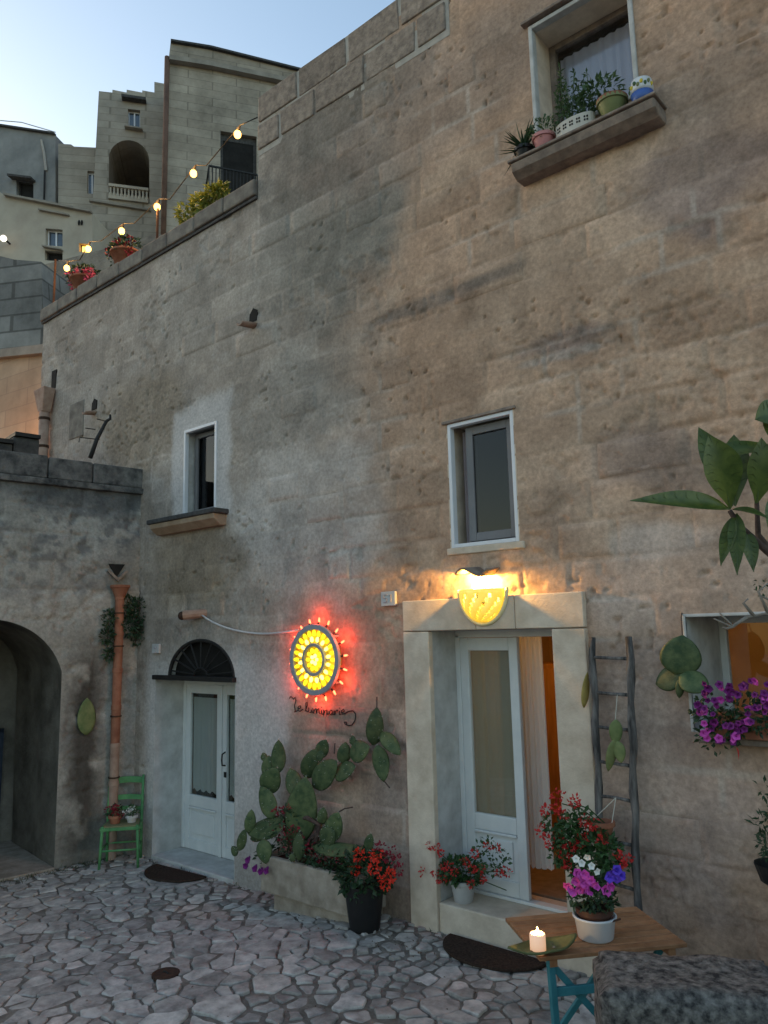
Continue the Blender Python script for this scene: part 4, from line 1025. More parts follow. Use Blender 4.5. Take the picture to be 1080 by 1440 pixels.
# ================================================================== STONE TROUGH WITH PRICKLY PEAR
TY = -.40
ta, tb = F(366, 1200, TY), F(500, 1238, TY)
tz1 = (ta.z+tb.z)/2; tx0, tx1 = ta.x, tb.x
trough = thing('stone_trough', ((tx0+tx1)/2, -.22, GZ((tx0+tx1)/2)), 'long rectangular tuff planter trough below the round sign', 'trough')
zb = GZ(tx0)+.17; b = MB()
b.box(tx0, tx1, TY, TY+.06, zb, tz1); b.box(tx0, tx1, -.07, -.015, zb, tz1); b.box(tx0, tx0+.07, TY+.06, -.07, zb, tz1); b.box(tx1-.07, tx1, TY+.06, -.07, zb, tz1); b.box(tx0+.07, tx1-.07, TY+.06, -.07, zb, zb+.08)
b.build('basin', M['trough'], trough, bevel=.014)
MB().box(tx0+.10, tx1-.04, TY+.07, -.015, GZ(tx0)-.05, zb-.003).build('plinth', M['trough'], trough, bevel=.02)
MB().box(tx0+.07, tx1-.07, TY+.06, -.07, tz1-.08, tz1-.04).build('soil', M['soil'], trough)
cac = thing('prickly_pear', ((tx0+tx1)/2, -.22, tz1-.05), 'sprawling prickly pear cactus growing from the stone trough', 'cactus')
for bp, tp, wp, Y, nr in [
    ((418, 1185), (430, 1092), 38, -.28, (.5, -1, 0)), ((385, 1150), (366, 1106), 24, -.30, (.2, -1, .1)), ((380, 1160), (352, 1180), 20, -.33, (.4, -.8, .5)),
    ((400, 1160), (346, 1168), 27, -.34, (.3, -.8, .6)), ((350, 1172), (354, 1138), 13, -.36, (.7, -.7, 0)), ((336, 1196), (345, 1166), 12, -.38, (.4, -1, 0)), ((333, 1203), (326, 1190), 10, -.38, (.4, -1, 0)),
    ((372, 1114), (390, 1080), 25, -.24, (.6, -.9, 0)), ((390, 1088), (392, 1040), 18, -.2, (.5, -1, 0)), ((378, 1094), (378, 1062), 17, -.22, (.7, -.8, 0)), ((372, 1070), (370, 1058), 9, -.2, (.4, -1, 0)),
    ((418, 1120), (408, 1080), 20, -.2, (.6, -.8, 0)), ((440, 1106), (474, 1070), 28, -.18, (.3, -1, .2)), ((430, 1094), (446, 1052), 22, -.15, (.6, -.8, 0)), ((447, 1066), (459, 1040), 16, -.13, (.5, -1, 0)), ((452, 1070), (444, 1054), 15, -.14, (.2, -1, 0)),
    ((470, 1090), (500, 1078), 22, -.15, (.3, -.9, .5)), ((482, 1074), (486, 1043), 16, -.13, (.7, -.7, 0)), ((492, 1062), (520, 1050), 24, -.13, (.1, -1, .2)), ((497, 1048), (495, 1034), 9, -.12, (.4, -1, 0)),
    ((525, 1048), (530, 994), 20, -.12, (.6, -.8, 0)), ((531, 1048), (540, 1100), 20, -.13, (.4, -1, 0)), ((536, 1030), (563, 1062), 17, -.1, (.8, -.6, 0)),
    ((452, 1185), (470, 1168), 24, -.3, (.4, -1, .2)), ((462, 1184), (476, 1142), 22, -.28, (.4, -1, 0)), ((440, 1190), (520, 1196), 20, -.33, (.3, -.5, .8)), ((516, 1198), (522, 1172), 12, -.3, (.4, -1, 0)),
    ((420, 1210), (421, 1170), 15, -.38, (.5, -1, 0)), ((430, 1190), (400, 1150), 24, -.25, (.7, -.7, .2)), ((370, 1180), (374, 1215), 18, -.42, (.6, -.8, 0)), ((452, 1160), (455, 1135), 12, -.22, (.7, -.7, 0)), ((410, 1212), (412, 1200), 9, -.42, (.4, -1, 0))]:
    padpx(cac, bp, tp, wp, Y, nrm=nr, bend=R.uniform(-.04, .06))
sp = MB()
for o in list(cac.children):
    me = o.data; w0 = WL[o.name]; rr = random.Random(len(sp.v))
    for k in range(26):
        v = me.vertices[rr.randrange(len(me.vertices))]; p = v.co+w0; n = v.normal.normalized()
        for _ in range(2):
            d = (n+rv(rr, .5)).normalized()*rr.uniform(.012, .024); q = rv(rr).normalized()*.0016; q2 = d.cross(q).normalized()*.0016
            sp.add([p+q, p-q, p+q2, p+d], [(0, 1, 3), (1, 2, 3), (2, 0, 3)])
sp.build('spines', M['string'], cac, fix=False, kind='stuff')
b = MB()
for pts_ in ([(420, 1200), (425, 1170), (410, 1145), (385, 1150)], [(440, 1200), (450, 1160), (432, 1150), (410, 1150)], [(430, 1205), (436, 1180), (455, 1165)], [(420, 1160), (416, 1110)]):
    b.tube([F(x, y, -.26) for x, y in pts_], [.028]+[.022]*(len(pts_)-2)+[.016], 7)
b.build('stem', M['bark'], cac, smooth=True)
b = MB()
for pts_ in ([(476, 1142), (485, 1137), (496, 1135)], [(530, 996), (530, 980)], [(470, 1060), (471, 1045)], [(540, 1098), (548, 1108)]): b.tube([F(x, y, -.2 if x < 500 else -.13) for x, y in pts_], .006, 5)
b.build('dry_stalk', M['bark'], cac)
pt_ = thing('petunia_plant', ((tx0+tx1)/2, -.25, tz1-.05), 'dark crimson and violet flowers trailing over the trough under the cactus', 'flowers')
b = MB()
for px, py, n in ((400, 1175, 50), (415, 1190, 50), (440, 1200, 50), (378, 1205, 40), (480, 1215, 50), (455, 1205, 40), (405, 1150, 30)):
    foliage(b, R, F(px, py, -.32), .14, .09, .09, n*2, .05, .03)
b.build('foliage', M['leaf_dk'], pt_, fix=False)
for px, py in ((392, 1140), (402, 1138), (410, 1136), (386, 1143), (398, 1160), (408, 1178), (396, 1185), (440, 1200), (455, 1198), (462, 1205), (446, 1206), (402, 1168), (415, 1165), (425, 1180), (436, 1188), (470, 1200), (478, 1208), (388, 1170), (405, 1190), (430, 1198)):
    head(R, F(px, py, -.33), .035, 16, .022).build('bloom', M['darkredf'], pt_, fix=False)
for px, py in ((358, 1222), (348, 1210), (374, 1225), (366, 1226), (345, 1218)):
    b = MB(); trumpet(b, R, F(px, py, -.45), (.4, -1, .1), .03); trumpet(b, R, F(px+2, py-3, -.44), (-.2, -1, .4), .026); b.build('bloom', M['purplef'], pt_, fix=False)

# ---- black pot of red begonias at the trough's end
c = G(527, 1300); c = Vector((c.x, -.33, GZ(c.x)))
bp_ = thing('potted_begonia', c, 'red flowering plant in a tall black pot at the end of the trough', 'potted plant')
pot(bp_, c, .125, .165, .36, M['blackpot'])
b = MB(); foliage(b, R, c+Vector((0, 0, .42)), .23, .2, .18, 620, .065, .05); b.build('foliage', M['leaf_dk'], bp_, fix=False)
flower_heads(bp_, R, [F(x, y, -.45) for x, y in ((506, 1203), (529, 1203), (500, 1221), (526, 1221), (541, 1240), (548, 1232))], .05, M['orangef'], 46, .024)
flower_heads(bp_, R, [F(x, y, -.36) for x, y in ((545, 1205), (558, 1210), (550, 1198), (487, 1214), (492, 1208), (560, 1222), (535, 1190))], .04, M['darkredf'], 26, .022)

# ---- white pot of red geranium on the doorstep
c = F(650, 1268, .10); c = Vector((c.x, .12, ZT))
gp = thing('potted_geranium', c, 'red ivy geranium in a pale pot on the right doorstep', 'potted plant')
pot(gp, c, .075, .10, .17, M['greypot'])
b = MB(); foliage(b, R, c+Vector((0, -.03, .24)), .20, .13, .10, 420, .045, .038); foliage(b, R, F(690, 1205, .02), .16, .08, .14, 150, .038, .028)
stems(b, R, c+Vector((0, 0, .16)), [F(x, y, 0) for x, y in ((608, 1190), (594, 1225), (690, 1190), (705, 1225), (640, 1200), (622, 1210), (712, 1252))])
b.build('foliage', M['leaf'], gp, fix=False)
flower_heads(gp, R, [F(x, y, -.03) for x, y in ((607, 1188), (614, 1192), (620, 1200), (596, 1225), (612, 1228), (624, 1220), (632, 1218), (628, 1234), (655, 1212), (664, 1222), (676, 1222), (680, 1236), (685, 1190), (698, 1192), (703, 1228), (712, 1226), (662, 1243), (640, 1226), (668, 1200), (618, 1236))], .034, M['redf'], 26, .019)

# ---- doormats
def half_mat(cx, cy, rx, ry, ang, label):
    z = GZ(cx)+.014; u = Vector((math.cos(ang), math.sin(ang), 0)); v = Vector((-math.sin(ang), math.cos(ang), 0)); c = Vector((cx, cy, z)); poly = []
    for i in range(25): a = math.pi+math.pi*i/24; poly.append(c+u*rx*math.cos(a)+v*ry*math.sin(a))
    o = MB().prism(poly, (0, 0, .022)).build('doormat', M['mat_'], bevel=.006, loc=c); return tag(o, label, 'doormat', 'doormats')
g = G(255, 1222); half_mat(g.x+.12, -.10, .42, .36, rad(4), 'half round brown coir doormat before the arched left door')
half_mat(-3.47, -.06, .44, .36, rad(0), 'half round brown coir doormat before the right doorstep')

# ================================================================== GREEN CHAIR WITH FLOWER POTS
fl, fr = G(139, 1225), G(194, 1221); uu = (fr-fl); uu.z = 0; cwid = uu.length; uu.normalize(); vv = Vector((-uu.y, uu.x, 0))
if vv.y < 0: vv = -vv
zc = -.13; fl = Vector((fl.x, fl.y, zc)); dp = .36
def CH(a, d_, z): return fl+uu*a+vv*d_+Vector((0, 0, z))
chair = thing('green_chair', CH(cwid/2, dp/2, 0), 'green painted wooden chair with ladder back beside the clay pipe', 'chair')
for a in (0.0, cwid): MB().tube([CH(a+(.02 if a == 0 else -.02), .02, .46), CH(a, 0, .0)], [.018, .015], 8).build('leg', M['green'], chair, smooth=True)
for a in (.02, cwid-.02): MB().tube([CH(a, dp, 0), CH(a, dp-.01, .42), CH(a, dp+.03, .66), CH(a, dp+.07, .93)], [.015, .018, .018, .014], 8).build('back_post', M['green'], chair, smooth=True)
for z_, d_, hh in ((.87, dp+.06, .07), (.68, dp+.035, .055), (.56, dp+.015, .04)):
    b = MB(); n = 8
    for i in range(n+1):
        q = i/n; o_ = .02*math.sin(math.pi*q); z2 = .012*math.sin(math.pi*q)
        b.v += [CH(.02+(cwid-.04)*q, d_+o_, z_+z2-hh/2), CH(.02+(cwid-.04)*q, d_+o_, z_+z2+hh/2), CH(.02+(cwid-.04)*q, d_+o_+.014, z_+z2+hh/2), CH(.02+(cwid-.04)*q, d_+o_+.014, z_+z2-hh/2)]
    for i in range(n):
        for k in range(4): l = (k+1) % 4; b.f.append([4*i+k, 4*i+l, 4*i+4+l, 4*i+4+k])
    b.build('back_slat', M['green'], chair)
for (a0_, d0), (a1_, d1_) in (((0, .01), (cwid, .01)), ((0, .01), (.02, dp)), ((cwid, .01), (cwid-.02, dp)), ((.02, dp), (cwid-.02, dp))):
    MB().beam(CH(a0_, d0, .425), CH(a1_, d1_, .425), .022, .035).build('seat_rail', M['green'], chair, bevel=.005)
    MB().tube([CH(a0_, d0, .20), CH(a1_, d1_, .20)], .011, 8).build('stretcher', M['green'], chair, smooth=True)
MB().prism([CH(.01, .015, .44), CH(cwid-.01, .015, .44), CH(cwid-.03, dp-.01, .44), CH(.03, dp-.01, .44)], (0, 0, .016)).build('rush_seat', M['rush'], chair, bevel=.006)
c = CH(.13, .16, .457); t = thing('potted_flower', c, 'small pot of dark red flowers on the green chair seat', 'potted plant')
pot(t, c, .05, .065, .09, M['terracotta']); b = MB(); foliage(b, R, c+Vector((0, 0, .13)), .09, .09, .06, 90, .04, .03); b.build('foliage', M['leaf_dk'], t, fix=False)
flower_heads(t, R, [c+Vector((R.uniform(-.08, .08), R.uniform(-.08, .02), R.uniform(.09, .2))) for _ in range(9)], .03, M['darkredf'], 22, .02)
c = CH(.31, .17, .457); t = thing('potted_flower', c, 'small pot of white and green flowers on the green chair seat', 'potted plant')
pot(t, c, .045, .058, .08, M['greypot']); b = MB(); foliage(b, R, c+Vector((0, 0, .12)), .08, .08, .06, 90, .035, .025); b.build('foliage', M['leaf'], t, fix=False)
flower_heads(t, R, [c+Vector((R.uniform(-.07, .07), R.uniform(-.08, .02), R.uniform(.10, .19))) for _ in range(7)], .022, M['whitef'], 16, .017)
# caper bush round the pipe and weeds at the wall foot
t = thing('caper_bush', WP(.5, 1.8, .05), 'dark leafy bush growing from the wall behind the clay pipe', 'bush')
b = MB()
for px, py, n, sz in ((190, 860, 150, .14), (180, 880, 130, .14), (190, 895, 60, .1), (150, 870, 60, .09), (147, 895, 70, .08), (150, 920, 40, .06), (175, 850, 60, .1)):
    s_, z_ = W(px, py); foliage(b, R, WP(max(.02, s_), z_, .09), sz*.7, sz, sz*1.1, int(n*1.8), .055, .03)
b.build('foliage', M['leaf_dk'], t, fix=False)
b = MB()
for a, e in (((190, 905), (192, 850)), ((150, 930), (148, 870))):
    b.tube([WP(max(.02, W(*a)[0]), W(*a)[1], .0), WP(max(.02, W(*e)[0]), W(*e)[1], .10)], .008, 5)
b.build('stem', M['bark'], t)
b = MB()
for _ in range(1400):
    q = R.random(); p = WP(R.uniform(.9, 3.4) if q < .6 else R.uniform(.1, .9), 0, abs(R.gauss(0, .10))+.0)
    if q > .9: p = Vector((R.uniform(-8.3, -3), R.uniform(-.08, .01), 0))
    p.z = GZ(p.x)-.005; leaf(b, p, rv(R, .7)+Vector((0, 0, .8)), R.uniform(.02, .07), .008, curl=.3, seg=2)
w_ = b.build('weeds', leafmat('weed', (.03,.05,.02), (.07,.09,.04)), fix=False, kind='stuff'); tag(w_, 'low weeds and moss along the foot of the walls', 'weeds')

# ---- hung cactus pads
o = pad(None, WP(W(120, 1033)[0], W(120, 1033)[1], .03), WP(W(121, 981)[0], W(121, 981)[1], .03), .22, M['cactus_dry'], nrm=WN, name='hung_cactus_pad')
tag(o, 'single flat green cactus pad hung on the wing wall beside the clay pipe', 'cactus pad')
o = pad(None, F(821, 995, -.08), F(826, 945, -.08), .07, M['cactus_yel'], nrm=(1, -.5, 0), name='hung_cactus_pad', th=.02)
tag(o, 'yellowed cactus pad hung on the door surround beside the ladder', 'cactus pad')
t = thing('hung_cactus', F(955, 870, -.06), 'cluster of three cactus pads hung on a wire beside the right window', 'cactus pad')
padpx(t, (955, 950), (960, 893), 44, -.10, M['cactus']); padpx(t, (957, 948), (922, 962), 30, -.10, M['cactus'], nrm=(.2, -1, .6)); padpx(t, (956, 950), (998, 970), 30, -.12, M['cactus'], nrm=(.6, -.8, .5)); padpx(t, (957, 955), (955, 982), 10, -.13, M['cactus'])
MB().tube([F(959, 862, 0), F(958, 870, -.05), F(960, 895, -.09)], .004, 5).build('wire', M['bark'], t)

# ================================================================== LADDER
lad = thing('wooden_ladder', (-2.43, -.2, GZ(-2.4)), 'old grey rustic wooden ladder leaning against the wall right of the door', 'ladder')
LB = -.30
def LP(s_, z): k = (z-GZ(-2.4))/2.32; return Vector((s_, LB+(-.06-LB)*k, z))
xl0, xl1, xr0, xr1 = -2.585, -2.66, -2.285, -2.33
for (xt, xb_), nm in (((F(832, 897, -.06).x, F(848, 1200, -.24).x), 'stile'), ((F(885, 893, -.06).x, F(897, 1262, -.22).x), 'stile')):
    pts_ = []; rs_ = []
    for i in range(17):
        k = i/16; z = 2.33*(1-k)+GZ(-2.4)*k; pts_.append(LP(xt+(xb_-xt)*k+.007*math.sin(i*1.9+xt*9), z)+Vector((0, .006*math.sin(i*2.7), 0))); rs_.append(.027+.005*math.sin(i*2.3+xt))
    MB().tube(pts_, rs_, 8).build(nm, M['greywood'], lad, smooth=True)
for y0_, y1_ in ((929, 925), (978, 977), (1026, 1026), (1074, 1075), (1120, 1125), (1180, 1182), (1238, 1240)):
    z = F(860, (y0_+y1_)/2, -.15).z; k = (2.33-z)/2.33
    a = LP(F(833, 930, -.06).x+(F(848, 1200, -.24).x-F(832, 897, -.06).x)*k, z+.01); e = LP(F(886, 925, -.06).x+(F(897, 1262, -.22).x-F(885, 893, -.06).x)*k, z)
    MB().tube([a, a.lerp(e, .5)+Vector((0, 0, R.uniform(-.008, .008))), e], [.012, .011, .013], 7).build('rung', M['greywood'], lad, smooth=True)
t = thing('hung_cactus', F(868, 978, -.16), 'green cactus pads dangling on a string between the ladder rungs', 'cactus pad')
MB().tube([F(868, 977, -.14), F(865, 1014, -.17)], .003, 4).build('string', M['string'], t)
padpx(t, (866, 1012), (866, 1048), 15, -.17, M['cactus_dry'], nrm=(.6, -.8, 0)); padpx(t, (864, 1040), (855, 1085), 13, -.18, M['cactus_dry'], nrm=(.8, -.6, 0)); padpx(t, (868, 1042), (874, 1073), 14, -.17, M['cactus_dry'], nrm=(.3, -1, 0))
c = F(848, 1180, -.27); hp = thing('hanging_geranium', c, 'red geranium in a terracotta pot hung by string from the ladder', 'potted plant')
pot(hp, c, .05, .075, .115, M['terracotta'])
MB().tube([F(866, 1122, -.24), c+Vector((-.07, 0, .11))], .003, 4).build('string', M['string'], hp); MB().tube([F(866, 1122, -.24), c+Vector((.07, 0, .11))], .003, 4).build('string', M['string'], hp)
b = MB()
for px, py, n, sz in ((815, 1165, 220, .12), (845, 1200, 330, .14), (830, 1225, 240, .12), (800, 1180, 170, .10), (860, 1215, 150, .1), (790, 1200, 90, .08), (780, 1160, 60, .07)): foliage(b, R, F(px, py, -.36), sz, sz*.8, sz, n, .045, .036)
stems(b, R, c+Vector((0, 0, .1)), [F(x, y, -.38) for x, y in ((807, 1130), (765, 1170), (790, 1130), (780, 1190), (828, 1160))])
b.build('foliage', M['leaf'], hp, fix=False)
flower_heads(hp, R, [F(x, y, -.40) for x, y in ((808, 1127), (785, 1118), (783, 1135), (790, 1145), (762, 1168), (772, 1182), (785, 1185), (812, 1187), (820, 1180), (803, 1192), (795, 1205), (822, 1156), (833, 1158), (844, 1180), (800, 1218), (872, 1212), (768, 1138), (880, 1206))], .04, M['redf'], 34, .022)

# ================================================================== RIGHT WINDOW FLOWERS
c = Vector((-1.42, -.10, RW['z0'])); wp = thing('petunia_box', c, 'magenta petunias spilling from a window box on the right window sill', 'window box')
MB().box(-1.72, -.95, -.18, .02, RW['z0'], RW['z0']+.15).build('box', M['terracotta'], wp, bevel=.008)
b = MB()
for px, py, n in ((1000, 1000, 120), (1020, 1020, 160), (1050, 1000, 140), (1070, 1010, 120), (1095, 1000, 100), (1010, 1035, 60)): foliage(b, R, F(px, py, -.2), .12, .08, .10, n, .04, .03)
b.build('foliage', M['leaf_dk'], wp, fix=False)
for i in range(74):
    px, py = R.choice([(1000, 975), (1010, 1005), (1050, 985), (1070, 970), (1000, 1028), (1022, 1032), (1045, 1015), (1065, 995), (985, 990), (1090, 985), (1035, 970)]); px += R.uniform(-14, 14); py += R.uniform(-14, 14)
    b = MB(); trumpet(b, R, F(px, py, -.27-R.random()*.03), (R.uniform(-.6, .6), -1, R.uniform(-.4, .7)), R.uniform(.018, .029)); b.build('petunia_bloom', M['purplef'] if i % 5 else M['pinkf'], wp, fix=False)
b = MB(); leaf(b, F(1035, 1050, -.28), (.3, 0, -1), .08, .03); b.build('fallen_petal', M['redf'], wp, fix=False)

# ================================================================== TABLE, CANDLE, POT
TA, TB_, TC_ = G(710, 1290, .75), G(894, 1274, .75), G(719, 1364, .75)
tu = (TB_-TA); tl = tu.length; tu.normalize(); tv = Vector((tu.y, -tu.x, 0)); tdp = .57
def TP(a, d_, z): return Vector((TA.x, TA.y, 0))+tu*a+tv*d_+Vector((0, 0, z))
table = thing('folding_table', TP(tl/2, tdp/2, GZ(-2.1)), 'slatted wooden folding table with teal legs in the yard', 'table')
ns_ = 8
for i in range(ns_):
    d0, d1_ = tdp*i/ns_+.0045, tdp*(i+1)/ns_-.0045
    o = MB().obox(TP(0, d0, .728), tu*tl, tv*(d1_-d0), (0, 0, .022)).build('slat', M['tabletop'], table, bevel=.004)
for a in (.06, tl-.10): MB().obox(TP(a, .02, .69), tu*.04, tv*(tdp-.04), (0, 0, .037)).build('batten', M['tabletop'], table)
for d0, s_ in ((.06, 1), (tdp-.08, 1)):
    MB().beam(TP(.07, d0, .70), TP(tl-.12, d0, 0.0), .024, .034).build('leg', M['tableleg'], table, bevel=.004)
for d0 in (.10, tdp-.12): MB().beam(TP(tl-.08, d0, .70), TP(.10, d0, 0), .024, .034).build('leg', M['tableleg'], table, bevel=.004)
MB().beam(TP(.07, tdp-.045, .72), TP(.10, tdp-.05, GZ(-2.3)), .034, .034).build('leg', M['tableleg'], table, bevel=.004)
MB().beam(TP(.07, tdp-.05, .56), TP(tl-.1, tdp-.05, .56), .02, .045).build('rail', M['tableleg'], table, bevel=.004)
# green leaf-shaped dish
dc = G(764, 1337, .765); dish = thing('leaf_dish', (dc.x, dc.y, .75), 'olive green pointed dish holding the candle on the table', 'dish')
b = MB(); nn, mm_ = 16, 6; du = (G(812, 1315, .78)-G(716, 1338, .765)); du.z = 0; dl = du.length; du.normalize(); dv = Vector((-du.y, du.x, 0))
for i in range(nn+1):
    q = i/nn*2-1; wd = .085*(1-abs(q)**2.2)+.002; zc_ = .765+.012+.050*abs(q)**2.2
    for j in range(mm_+1):
        e = j/mm_*2-1; b.v.append(Vector((dc.x, dc.y, 0))+du*q*dl*.5+dv*e*wd+Vector((0, 0, zc_-.018+.03*e*e*(1-abs(q)))))
for i in range(nn):
    for j in range(mm_): a = i*(mm_+1)+j; b.f.append([a, a+1, a+mm_+2, a+mm_+1])
o = b.build('shell', M['dish'], dish, smooth=True); md = o.modifiers.new('t', 'SOLIDIFY'); md.thickness = .012; md.offset = -1
cc = Vector((dc.x, dc.y, .762))-du*.03
can = thing('candle', cc, 'short lit white pillar candle on the green dish', 'candle')
MB().lathe(cc, [(.040, 0), (.041, .01), (.041, .088), (.037, .093), (.030, .084), (.001, .080)], 20).build('wax', M['wax'], can, smooth=True)
MB().tube([cc+Vector((0, 0, .078)), cc+Vector((.002, 0, .094))], .002, 5).build('wick', M['iron'], can)
MB().lathe(cc+Vector((.001, 0, .086)), [(.001, 0), (.006, .008), (.007, .014), (.004, .026), (.0005, .038)], 10).build('flame', M['flame'], can, smooth=True)
lamp('candle_light', cc+Vector((0, 0, .115)), can, (1, .55, .18), .5, .012)
for i in range(7):
    p = Vector((dc.x, dc.y, .772))-du*R.uniform(.05, .12)*(1 if i < 5 else -.7)+dv*R.uniform(-.03, .03)
    o = MB().ell(p, .010, .009, .008, 7, 5).build('pebble', M['trough'] if i % 2 else M['bark'], smooth=True); tag(o, 'tiny dried seed or pebble beside the candle in the dish', 'pebble', 'pebbles in the dish')
pc = G(838, 1318, .752); pc = Vector((pc.x, pc.y, .751))
pp = thing('potted_petunia', pc, 'magenta and violet petunias in a white round pot on the table', 'potted plant')
MB().lathe(pc, [(.088, 0), (.094, .006), (.108, .10), (.117, .108), (.117, .116), (.106, .116), (.098, .1), (.085, .015), (.001, .012)], 28).build('white_cachepot', M['whitepot'], pp, smooth=True)
MB().beam(pc+Vector((.10, -.02, .105)), pc+Vector((.15, .0, .125)), .02, .006).build('ear_handle', M['brownpot'], pp, bevel=.002)
pot(pp, pc+Vector((0, 0, .015)), .07, .088, .14, M['brownpot'], 'inner_pot')
b = MB(); foliage(b, R, pc+Vector((0, 0, .20)), .12, .12, .06, 260, .04, .026); foliage(b, R, pc+Vector((0, 0, .26)), .10, .10, .06, 160, .035, .024); b.build('foliage', M['leaf_dk'], pp, fix=False)
PYc = lambda x, y: PL(x, y, pc+Vector((0, -.07, 0)), FW)
for i, (x, y) in enumerate(((812, 1228), (822, 1230), (808, 1238), (820, 1242), (830, 1238), (798, 1246), (836, 1244), (814, 1250), (803, 1252), (826, 1252), (858, 1246), (852, 1252))):
    b = MB(); trumpet(b, R, PYc(x, y), -FW+rv(R, .6), .026); trumpet(b, R, PYc(x+3, y+3), -FW+rv(R, .8), .022); b.build('petunia_bloom', M['pinkf'], pp, fix=False)
for x, y in ((862, 1228), (868, 1224), (866, 1236), (858, 1234), (873, 1232)):
    b = MB(); trumpet(b, R, PYc(x, y), -FW+rv(R, .5), .030); b.build('petunia_bloom', M['bluef'], pp, fix=False)
for x, y in ((810, 1208), (826, 1206), (840, 1226), (818, 1214), (832, 1218)):
    b = MB(); trumpet(b, R, PYc(x, y), -FW+rv(R, .5), .020); b.build('petunia_bloom', M['whitef'], pp, fix=False)

# ================================================================== FOREGROUND WALL AND SHRUB
f0, f1 = G(832, 1332, 1.0), G(1080, 1345, 1.0); fu = (f1-f0); fu.z = 0; fu.normalize(); fn = Vector((fu.y, -fu.x, 0))
fw_ = thing('garden_wall', f0+fu*.9+fn*.3-Vector((0, 0, 1.0)), 'low lichen covered limestone wall in front of the table', 'wall')
def rough_block(parent, o, ax, ay, az, m, res=.035, amp=.016, name='wall_stone'):
    o, ax, ay, az = Vector(o), Vector(ax), Vector(ay), Vector(az); b = bmesh.new()
    na, nb, nc = [max(2, int(v.length/res)) for v in (ax, ay, az)]
    bmesh.ops.create_cube(b, size=1)
    for i in range(1): pass
    b.free(); mb = MB()
    def faceg(p, u_, v_, nu, nv):
        k = len(mb.v)
        for i in range(nu+1):
            for j in range(nv+1): mb.v.append(p+u_*i/nu+v_*j/nv)
        for i in range(nu):
            for j in range(nv): a = k+i*(nv+1)+j; mb.f.append([a, a+nv+1, a+nv+2, a+1])
    faceg(o+az, ax, ay, na, nb); faceg(o, ax, az, na, nc); faceg(o+ay, ax, az, na, nc); faceg(o, ay, az, nb, nc); faceg(o+ax, ay, az, nb, nc); faceg(o, ax, ay, na, nb)
    c = o+(ax+ay+az)*.5
    X = np.array([[v.x, v.y, v.z] for v in mb.v])
    n1 = fbm(X[:, 0]*5+X[:, 2]*3.3, X[:, 1]*5-X[:, 2]*2.7, 55, 4)-.5; n2 = fbm(X[:, 0]*19+X[:, 2]*9, X[:, 1]*19-X[:, 2]*13, 56, 3)-.5; n3 = fbm(X[:, 1]*6+2, X[:, 2]*6+X[:, 0]*4, 57, 3)-.5
    for v, a, e, g_ in zip(mb.v, n1, n2, n3):
        d = v-c; q = [abs(d.dot(t_.normalized()))/(t_.length/2) for t_ in (ax, ay, az)]; rd = max(0, sorted(q)[1]-.86)/.14
        v += d.normalized()*(a*amp*2.6+e*amp*1.2-rd*rd*.035)+Vector((g_*amp, -g_*amp*.6, 0))
    ob = mb.build(name, m, parent, smooth=True)
    bm = bmesh.new(); bm.from_mesh(ob.data); bmesh.ops.remove_doubles(bm, verts=bm.verts, dist=.002); bmesh.ops.recalc_face_normals(bm, faces=bm.faces); bm.to_mesh(ob.data); bm.free()
    ob.data.shade_smooth(); return ob
pos = 0
for ln in (.74, .70, .62):
    rough_block(fw_, f0+fu*(pos)+Vector((0, 0, -.36)), fu*(ln-.012), fn*.42, (0, 0, .36+.02*(pos > 0)), M['oldwall']); pos += ln
pos = .02
for ln in (.55, .7, .75):
    rough_block(fw_, f0+fu*pos+fn*.02+Vector((0, 0, -1.02)), fu*(ln-.012), fn*.40, (0, 0, .65), M['oldwall']); pos += ln
# shrub with large leaves reaching in from the right
DS = 2.35
def S3(px, py, dz=0.0): d = ray(px, py); return CAM+d*((DS+dz)/d.dot(FW))
shrub = thing('large_leaf_shrub', G(1330, 1500, 0.0), 'leafy branch with large oval leaves in front of the right house wall', 'shrub')
sb = WL[shrub.name]
b = MB(); b.tube([sb, S3(1270, 1250, -.05), S3(1190, 930, 0), S3(1125, 812, .02), S3(1080, 776, .0), S3(1041, 741, 0), S3(1026, 718, 0)], [.03, .024, .017, .014, .0125, .010, .007], 8)
b.tube([S3(1095, 790, 0), S3(1066, 752, .03), S3(1064, 706, .03)], [.012, .009, .007], 7); b.tube([S3(1100, 795, 0), S3(1110, 700, .05), S3(1115, 640, .06)], [.012, .009, .006], 7)
b.build('branch', M['bark'], shrub, smooth=True)
def bigleaf(bp, tp, wpx, dzt=0.0, curl=.12, fold=.18, nr=None, dzb=0.0, rnd=.75):
    p0, p1 = S3(*bp, dzb), S3(*tp, dzt); mb = MB(); d = p1-p0
    leaf(mb, p0, d, d.length, wpx*mpp(p0), nrm=nr or (-FW+UP*.25), curl=curl, seg=9, fold=fold, round_=rnd)
    o = mb.build('leaf', M['leaf_big'], shrub, smooth=True, fix=False); md = o.modifiers.new('ss', 'SUBSURF'); md.levels = 1; md.render_levels = 1
    mr_ = MB(); k = mb.v; mr_.tube([k[3*i+1]+(-FW)*.0015 for i in range(10)], [.0022]*5+[.0015]*5, 5); 
    for i in range(2, 8):
        for q in (0, 2): mr_.tube([k[3*i+1]-FW*.0012, k[3*(i+1)+1].lerp(k[3*(i+1)+q], .55)-FW*.0016, k[3*(i+1)+q].lerp(k[3*(i+1)+1], .12)-FW*.0012], [.0010, .0008, .0005], 4)
    mr_.build('midrib', M['leaf_vein'], o)
    return o
bigleaf((1026, 716), (886, 704), 36, -.10, curl=-.0, fold=.35, nr=UP*.75-FW*.8+RT*.05); bigleaf((1027, 716), (1004, 612), 58, -.05, rnd=1.25)
